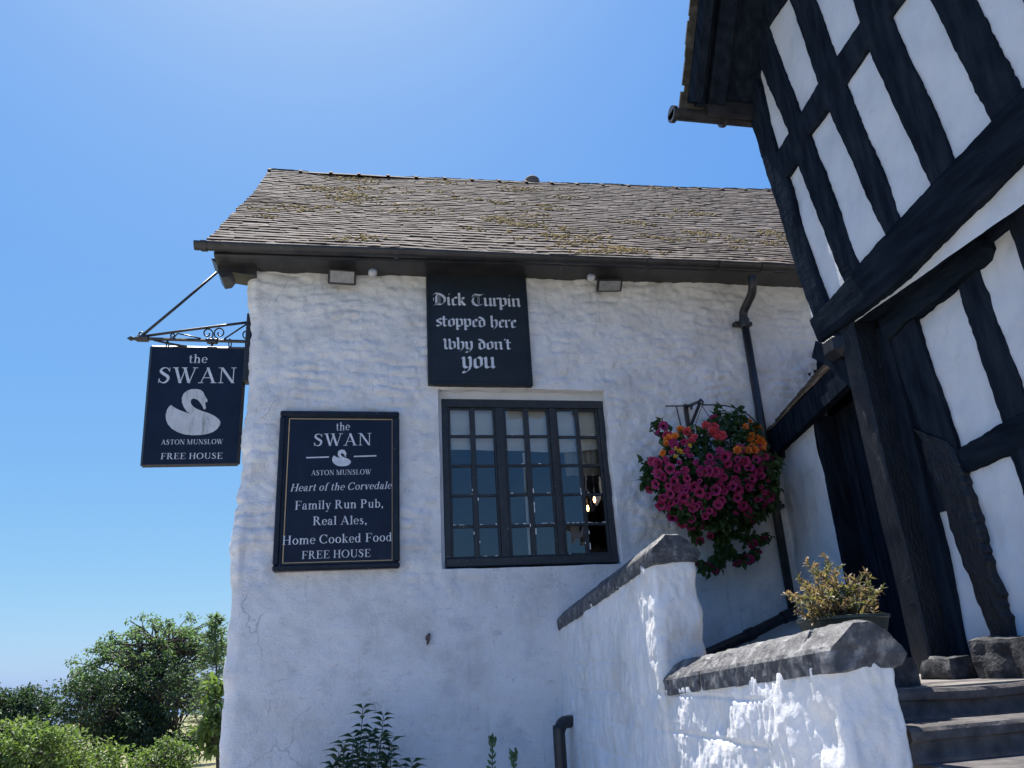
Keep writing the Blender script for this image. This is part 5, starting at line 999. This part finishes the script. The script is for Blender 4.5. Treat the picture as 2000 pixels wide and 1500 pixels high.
    for nm, kind, pts, m_, sc in (('petunia', 'trumpet', pet, [M_petunia, M_throat], 1.0), ('begonia', 'rose', coral, M_coral, 1.0), ('begonia', 'rose', orange, M_orange, 1.0), ('viola', 'rose', yellow, M_yellow, .5), ('petunia_bud', 'trumpet', buds, [M_petunia, M_throat], .5)):
        proto = bloom_mesh(nm, kind, m_)
        for i, (x, y) in enumerate(pts):
            px, py = 1220 + x / 3.9475, 760 + y / 3.9475; o = proto if i == 0 else proto.copy()
            if i: COL.objects.link(o); o.parent = t
            c = surf(px, py, 1.06) if 822 < py < 1022 and 1270 < px < 1512 else front(px, py, -.34); nrm = (c - (C + (0, .25, .05))); nrm /= np.linalg.norm(nrm); vd = CAM - c; vd /= np.linalg.norm(vd)
            n_ = nrm * .55 + vd * .75 + rng.normal(0, .42, 3) + (0, 0, .05); q = Vector(n_.tolist()).to_track_quat('Z', 'Y'); s = sc * rng.uniform(.65, 1.08)
            o.matrix_local = Matrix.Translation(Vector((c - C).tolist())) @ q.to_matrix().to_4x4() @ Matrix.Rotation(rng.uniform(0, 6), 4, 'Z') @ Matrix.Scale(s, 4)
build_basket()

# ================================================================== POT AND SHRUB ON THE LANDING
def build_pot():
    c = np.array([2.30, -3.56, 1.421]); t = thing('flower_pot', 'wide dark green plastic pot standing on the landing behind the coping', 'pot', tuple(c))
    R = .21; kr = R / .335
    m = MB(); L_ = lambda pr: [(r * kr, z) for r, z in pr]; m.lathe(L_([(.001, 0), (.19, 0), (.20, .01), (.255, .15), (.262, .155), (.285, .235), (.292, .238), (.295, .25), (.30, .252), (.325, .30), (.335, .305), (.335, .318), (.315, .32), (.305, .30), (.29, .27), (.001, .27)]), c, 40); 
    m.build('bowl', M_pot, t, smooth=False); m = MB(); m.lathe(L_([(.001, .285), (.15, .295), (.29, .275)]), c, 24); m.build('soil', M_soil, t)
    o = thing('bronze_shrub', 'small shrub with bronze and yellow green leaves growing in the dark green pot', 'shrub', tuple(c + (0, 0, .28)))
    st = MB(); P = []; D = []; 
    tips = [(1535, 1162), (1575, 1098), (1592, 1108), (1612, 1088), (1620, 1105), (1560, 1130), (1640, 1110), (1655, 1130), (1668, 1132), (1690, 1120), (1700, 1128), (1722, 1150), (1716, 1160), (1700, 1150), (1600, 1130), (1625, 1135), (1580, 1150), (1560, 1180), (1650, 1150), (1680, 1155), (1705, 1175), (1595, 1170), (1635, 1165), (1670, 1180), (1570, 1165), (1548, 1165), (1610, 1150), (1645, 1185), (1615, 1185), (1690, 1185), (1580, 1190), (1660, 1165), (1630, 1120), (1590, 1120)]
    tops = []
    for p in tips:
        y = c[1] + rng.normal(0, .10); tops.append(at(p[0], p[1], 1, y))
    for k in range(36):
        q = at(rng.uniform(1555, 1710), rng.uniform(1135, 1195), 1, c[1] + rng.normal(0, .13)); tops.append(q)
    for e in tops:
        b = c + np.array((rng.normal(0, .06), rng.normal(0, .05), .28)); mid = (b + e) / 2 + rng.normal(0, .025, 3); q = smooth_pts([b, mid, e], 6); st.tube(q, np.linspace(.005, .002, len(q)), 5)
        L = np.linalg.norm(e - b); n = int(16 + L * 130)
        for s in np.linspace(.15, 1, n):
            i = min(int(s * (len(q) - 1)), len(q) - 2); x = q[i] + (q[i + 1] - q[i]) * (s * (len(q) - 1) - i); dd = q[i + 1] - q[i]; dd = dd / np.linalg.norm(dd); r = rng.normal(size=3); r -= dd * (r @ dd); r /= np.linalg.norm(r); P.append(x); D.append(dd * .75 + r * .8)
        for _ in range(5): r = rng.normal(size=3); P.append(e); D.append(r * .5 + (0, 0, .5))
    st.build('stem', M_stem, o); P = np.array(P); D = np.array(D); n = len(P); U = np.array((0, 0, 1.)) + rand_dirs(n) * .5
    leaves_object('foliage', P, D, U, rng.uniform(.020, .042, n), rng.uniform(.007, .014, n), M_leaf_red, o, droop=.15)
build_pot()

# ================================================================== PLANTS AT THE FOOT OF THE WALL
def shoot(tipx, tipy, y, base, seed, st, P, D, n_pairs, r=.006):
    e = front(tipx, tipy, y); q = smooth_pts([base, (base * .45 + e * .55) + rng.normal(0, .02, 3), e], 10); st.tube(q, np.linspace(r, r * .5, len(q)), 6)
    for k in range(n_pairs):
        s = 1 - .93 * (k / n_pairs) ** 1.0; i = min(int(s * (len(q) - 1)), len(q) - 2); x = q[i] + (q[i + 1] - q[i]) * (s * (len(q) - 1) - i); a = k * 2.4 + rng.normal(0, .4)
        for sg in (0, math.pi): P.append(x); D.append((math.cos(a + sg), .7 * math.sin(a + sg), .55 - .35 * (k > 2) + rng.normal(0, .12)))
def build_wall_plants():
    t = thing('laurel_shrub', 'dark glossy leafed shrub with upright shoots against the foot of the white wall', 'shrub', (.08, -.42, 0)); st = MB(); P, D = [], []
    base = np.array([.08, -.40, 0.])
    for (x, y, yy, bx) in ((709, 1384, -.40, .06), (749, 1398, -.36, .20), (690, 1440, -.45, -.05), (672, 1452, -.5, -.12), (662, 1470, -.45, -.2), (725, 1430, -.5, .10), (765, 1450, -.42, .28), (740, 1440, -.55, .12), (700, 1455, -.6, 0.), (755, 1478, -.5, .25), (680, 1485, -.55, -.1), (720, 1480, -.6, .1), (650, 1495, -.5, -.2), (805, 1490, -.40, .42)):
        shoot(x, y, yy, np.array([bx, yy, 0.]), 0, st, P, D, 26)
    st.build('stem', M_stem, t); P = np.array(P); D = np.array(D); n = len(P); leaves_object('foliage', P, D, np.tile((0, 0, 1.), (n, 1)) + rand_dirs(n) * .2, rng.uniform(.08, .125, n), rng.uniform(.028, .042, n), M_leaf_laurel, t, fold=.3, droop=.45)
    for (x, y, lab, w) in ((962, 1450, 'thin young plant with one pale budding stem by the white wall', 6), (1003, 1480, 'small dark budding stem beside the bent black pipe', 5)):
        e = front(x, y, -.3); t = thing('budding_plant', lab, 'plant', (e[0], e[1], 0)); st = MB(); P, D = [], []
        shoot(x, y, -.3, np.array([e[0], e[1], 0.]), 0, st, P, D, 20, .007); st.build('stem', M_stem, t)
        for k in range(14): P.append(e + rng.normal(0, .012, 3)); D.append(rng.normal(0, .5, 3) + (0, 0, .8))
        P = np.array(P); D = np.array(D) + (0, 0, .8); n = len(P); leaves_object('foliage', P, D, np.tile((0, -1, .2), (n, 1)), rng.uniform(.04, .07, n), rng.uniform(.016, .028, n), M_leaf_tree, t)
build_wall_plants()
def chip():
    m = MB(); A = lambda p, q: front(p, q, -.02); pts = [(838, 1236), (841, 1238), (840, 1248), (838, 1256), (835, 1260), (833, 1257), (835, 1252), (831, 1248), (833, 1241)]; P = [A(*p) for p in pts]; k = len(P)
    m.add(P + [p + np.array((0, .03, 0)) for p in P], [tuple(range(k))] + [(i, (i + 1) % k, k + (i + 1) % k, k + i) for i in range(k)]); m.build('bare_stone_patch', M_chip, pub)
chip()

# ================================================================== TREES, BUSHES AND FIELD TO THE LEFT
def gz(x, y): r = math.hypot(x, y + 3); return -.045 * max(0, r - 9)
def tree(name, label, base, top_h, crown, mat_, leaf, nleaf, seed, group=None, trunk_r=.18, levels=4, spread=.75, dens=.5, first=.28, loose=.5, cat='tree'):
    """tapered trunk, forking limbs, leaves in clumps round the twig ends; crown = list of (centre offset, radii)"""
    rg = np.random.default_rng(seed); t = thing(name, label, cat, base, group); base = np.array(base, float); m = MB(); tips = []
    cr = [(base + np.array(c), np.array(r)) for c, r in crown]
    # scatter attraction points over the crown lobes, link each to the trunk with a bent limb
    trunk = smooth_pts([base - (0, 0, .3), base + (rg.normal(0, .1), rg.normal(0, .1), top_h * first), base + (rg.normal(0, .2), rg.normal(0, .2), top_h * .62), base + (rg.normal(0, .3), 0, top_h * .78)], 8)
    m.tube(trunk, np.linspace(trunk_r, trunk_r * .15, len(trunk)), 8)
    vol = np.array([np.prod(r) for _, r in cr]); vol = vol / vol.sum(); nb = levels
    C = []
    for _ in range(nb):
        c, r = cr[rg.choice(len(cr), p=vol)]; d = rg.normal(size=3); d /= np.linalg.norm(d); f = rg.uniform(.35, 1) ** .5; e = c + d * r * f; C.append(e)
        k = int(np.clip(rg.uniform(.2, .75) * len(trunk), 2, len(trunk) - 1)); b = trunk[k]; b = b if b[2] < e[2] + .5 else trunk[max(2, k // 2)]
        q = smooth_pts([b, b * .5 + e * .5 + np.array((rg.normal(0, .15), rg.normal(0, .15), .12 * np.linalg.norm(e - b))), e], 6); m.tube(q, np.linspace(trunk_r * .28, .012, len(q)), 5)
    m.build('trunk', M_bark, t)
    C = np.array(C); w = rg.uniform(.3, 1, len(C)); w /= w.sum(); idx = rg.choice(len(C), nleaf, p=w); sg = rg.uniform(.55, 1.25, len(C))[idx][:, None] * loose
    off = rg.normal(size=(nleaf, 3)); off /= np.linalg.norm(off, axis=1)[:, None]; off *= rg.random(nleaf)[:, None] ** .45
    P = C[idx] + off * sg * np.array((1.2, 1.2, .8)); D = off + rg.normal(0, .6, (nleaf, 3)) + (0, 0, -.25); U = rg.normal(0, .6, (nleaf, 3)) + (0, 0, 1)
    leaves_object('crown', P, D, U, rg.uniform(.7, 1.3, nleaf) * leaf, rg.uniform(.7, 1.3, nleaf) * leaf * .55, mat_, t, fold=.2, droop=.2); return t
def ray_pt(px, py, d):
    r = ray(px, py); r = r / math.hypot(r[0], r[1]); return CAM + r * d
def build_trees():
    d = 30.; b = ray_pt(285, 1470, d); b[2] = gz(b[0], b[1]); B = lambda px, py: ray_pt(px, py, d) - b; u = d / 1500 * 1.12
    def lobe(px, py, rx, ry, dd=0): return (B(px, py) + (0, dd, 0), (rx * u, rx * u * .8, ry * u))
    tree('broad_tree', 'big broad airy tree with sky showing through, left of the white wall', tuple(b), 5.6, [lobe(280, 1262, 78, 50), lobe(330, 1260, 85, 50, .5), lobe(215, 1310, 60, 50), lobe(165, 1345, 42, 48), lobe(260, 1330, 85, 60, -.4), lobe(370, 1300, 65, 60, .3), lobe(310, 1225, 50, 20), lobe(400, 1330, 40, 60), lobe(150, 1375, 28, 30)], M_leaf_tree, .10, 12500, 3, trunk_r=.16, levels=310, loose=.19)
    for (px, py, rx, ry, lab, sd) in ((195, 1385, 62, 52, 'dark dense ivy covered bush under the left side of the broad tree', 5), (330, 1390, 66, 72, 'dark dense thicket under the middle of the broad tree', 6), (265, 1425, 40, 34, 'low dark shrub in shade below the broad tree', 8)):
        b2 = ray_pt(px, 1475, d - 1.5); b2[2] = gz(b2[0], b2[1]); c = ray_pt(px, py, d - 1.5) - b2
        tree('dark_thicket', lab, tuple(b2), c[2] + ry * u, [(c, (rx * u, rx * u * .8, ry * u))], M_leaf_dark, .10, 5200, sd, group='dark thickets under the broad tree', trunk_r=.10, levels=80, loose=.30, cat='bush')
    d2 = 42; b = ray_pt(40, 1440, d2); b[2] = gz(b[0], b[1]); q = lambda px, py: ray_pt(px, py, d2) - b; u2 = d2 / 1500 * 1.12
    tree('far_dark_tree', 'dark bushy tree with feathery tips behind the bright hedge at far left', tuple(b), 3.2, [(q(15, 1385), (30 * u2, 1, 32 * u2)), (q(65, 1385), (28 * u2, 1, 36 * u2)), (q(85, 1405), (22 * u2, 1, 22 * u2)), (q(40, 1400), (45 * u2, 1.2, 25 * u2))], M_leaf_dark, .14, 8000, 9, trunk_r=.14, levels=90, loose=.38)
    # bright hedge bushes close on the left
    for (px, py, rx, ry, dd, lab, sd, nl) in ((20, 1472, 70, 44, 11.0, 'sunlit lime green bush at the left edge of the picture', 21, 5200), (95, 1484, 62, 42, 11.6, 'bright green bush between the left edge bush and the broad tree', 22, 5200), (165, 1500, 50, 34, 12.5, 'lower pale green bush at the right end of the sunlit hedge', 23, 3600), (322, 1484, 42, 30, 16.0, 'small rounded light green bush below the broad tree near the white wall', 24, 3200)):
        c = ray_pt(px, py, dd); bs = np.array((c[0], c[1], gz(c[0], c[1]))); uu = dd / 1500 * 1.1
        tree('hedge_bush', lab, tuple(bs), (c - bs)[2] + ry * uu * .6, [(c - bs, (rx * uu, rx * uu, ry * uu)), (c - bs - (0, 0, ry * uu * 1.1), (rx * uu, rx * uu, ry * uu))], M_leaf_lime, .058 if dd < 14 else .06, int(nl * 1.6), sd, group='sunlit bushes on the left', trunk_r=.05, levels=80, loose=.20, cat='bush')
    # young trees hugging the corner
    d3 = 15.; b = ray_pt(432, 1480, d3); b[2] = gz(b[0], b[1]); b = b + (.1, 0, 0); q = lambda px, py: ray_pt(px, py, d3) - b; u3 = d3 / 1500 * 1.1
    tree('young_ash', 'bright young tree with long leaflets peeping out behind the lower white wall corner', tuple(b), 1.9, [(q(428, 1345), (12 * u3, .2, 14 * u3)), (q(420, 1385), (18 * u3, .3, 16 * u3)), (q(412, 1412), (22 * u3, .3, 14 * u3)), (q(425, 1440), (24 * u3, .3, 24 * u3))], M_leaf_lime, .14, 800, 31, trunk_r=.03, levels=36, loose=.12)
    d4 = 24.; b = ray_pt(428, 1470, d4); b[2] = gz(b[0], b[1]); t = thing('slim_conifer', 'slim upright light green conifer rising behind the white wall corner', 'tree', tuple(b)); top = ray_pt(421, 1206, d4); m = MB(); m.tube([b, (b + top) / 2, top], [.06, .04, .008], 6); P, D = [], []
    rg = np.random.default_rng(5)
    for k in range(46):
        s = k / 46; z = top + (b - top) * s * .8; Lb = .12 + .85 * s ** .7
        for j in range(5):
            a = rg.uniform(0, 6.28); dv = np.array((math.cos(a), math.sin(a), .35 - .3 * s)); e = z + dv * Lb * rg.uniform(.7, 1.1); m.tube([z, e], [.008, .004], 4)
            for v in np.linspace(.15, 1, 12): P.append(z + (e - z) * v + rg.normal(0, .02, 3)); D.append(dv + rg.normal(0, .5, 3))
    m.build('trunk', M_bark, t); P = np.array(P); D = np.array(D); leaves_object('crown', P, D, np.tile((0, 0, 1.), (len(P), 1)) + rand_dirs(len(P)) * .4, rng.uniform(.09, .16, len(P)), rng.uniform(.03, .05, len(P)), M_leaf_tree, t)
build_trees()
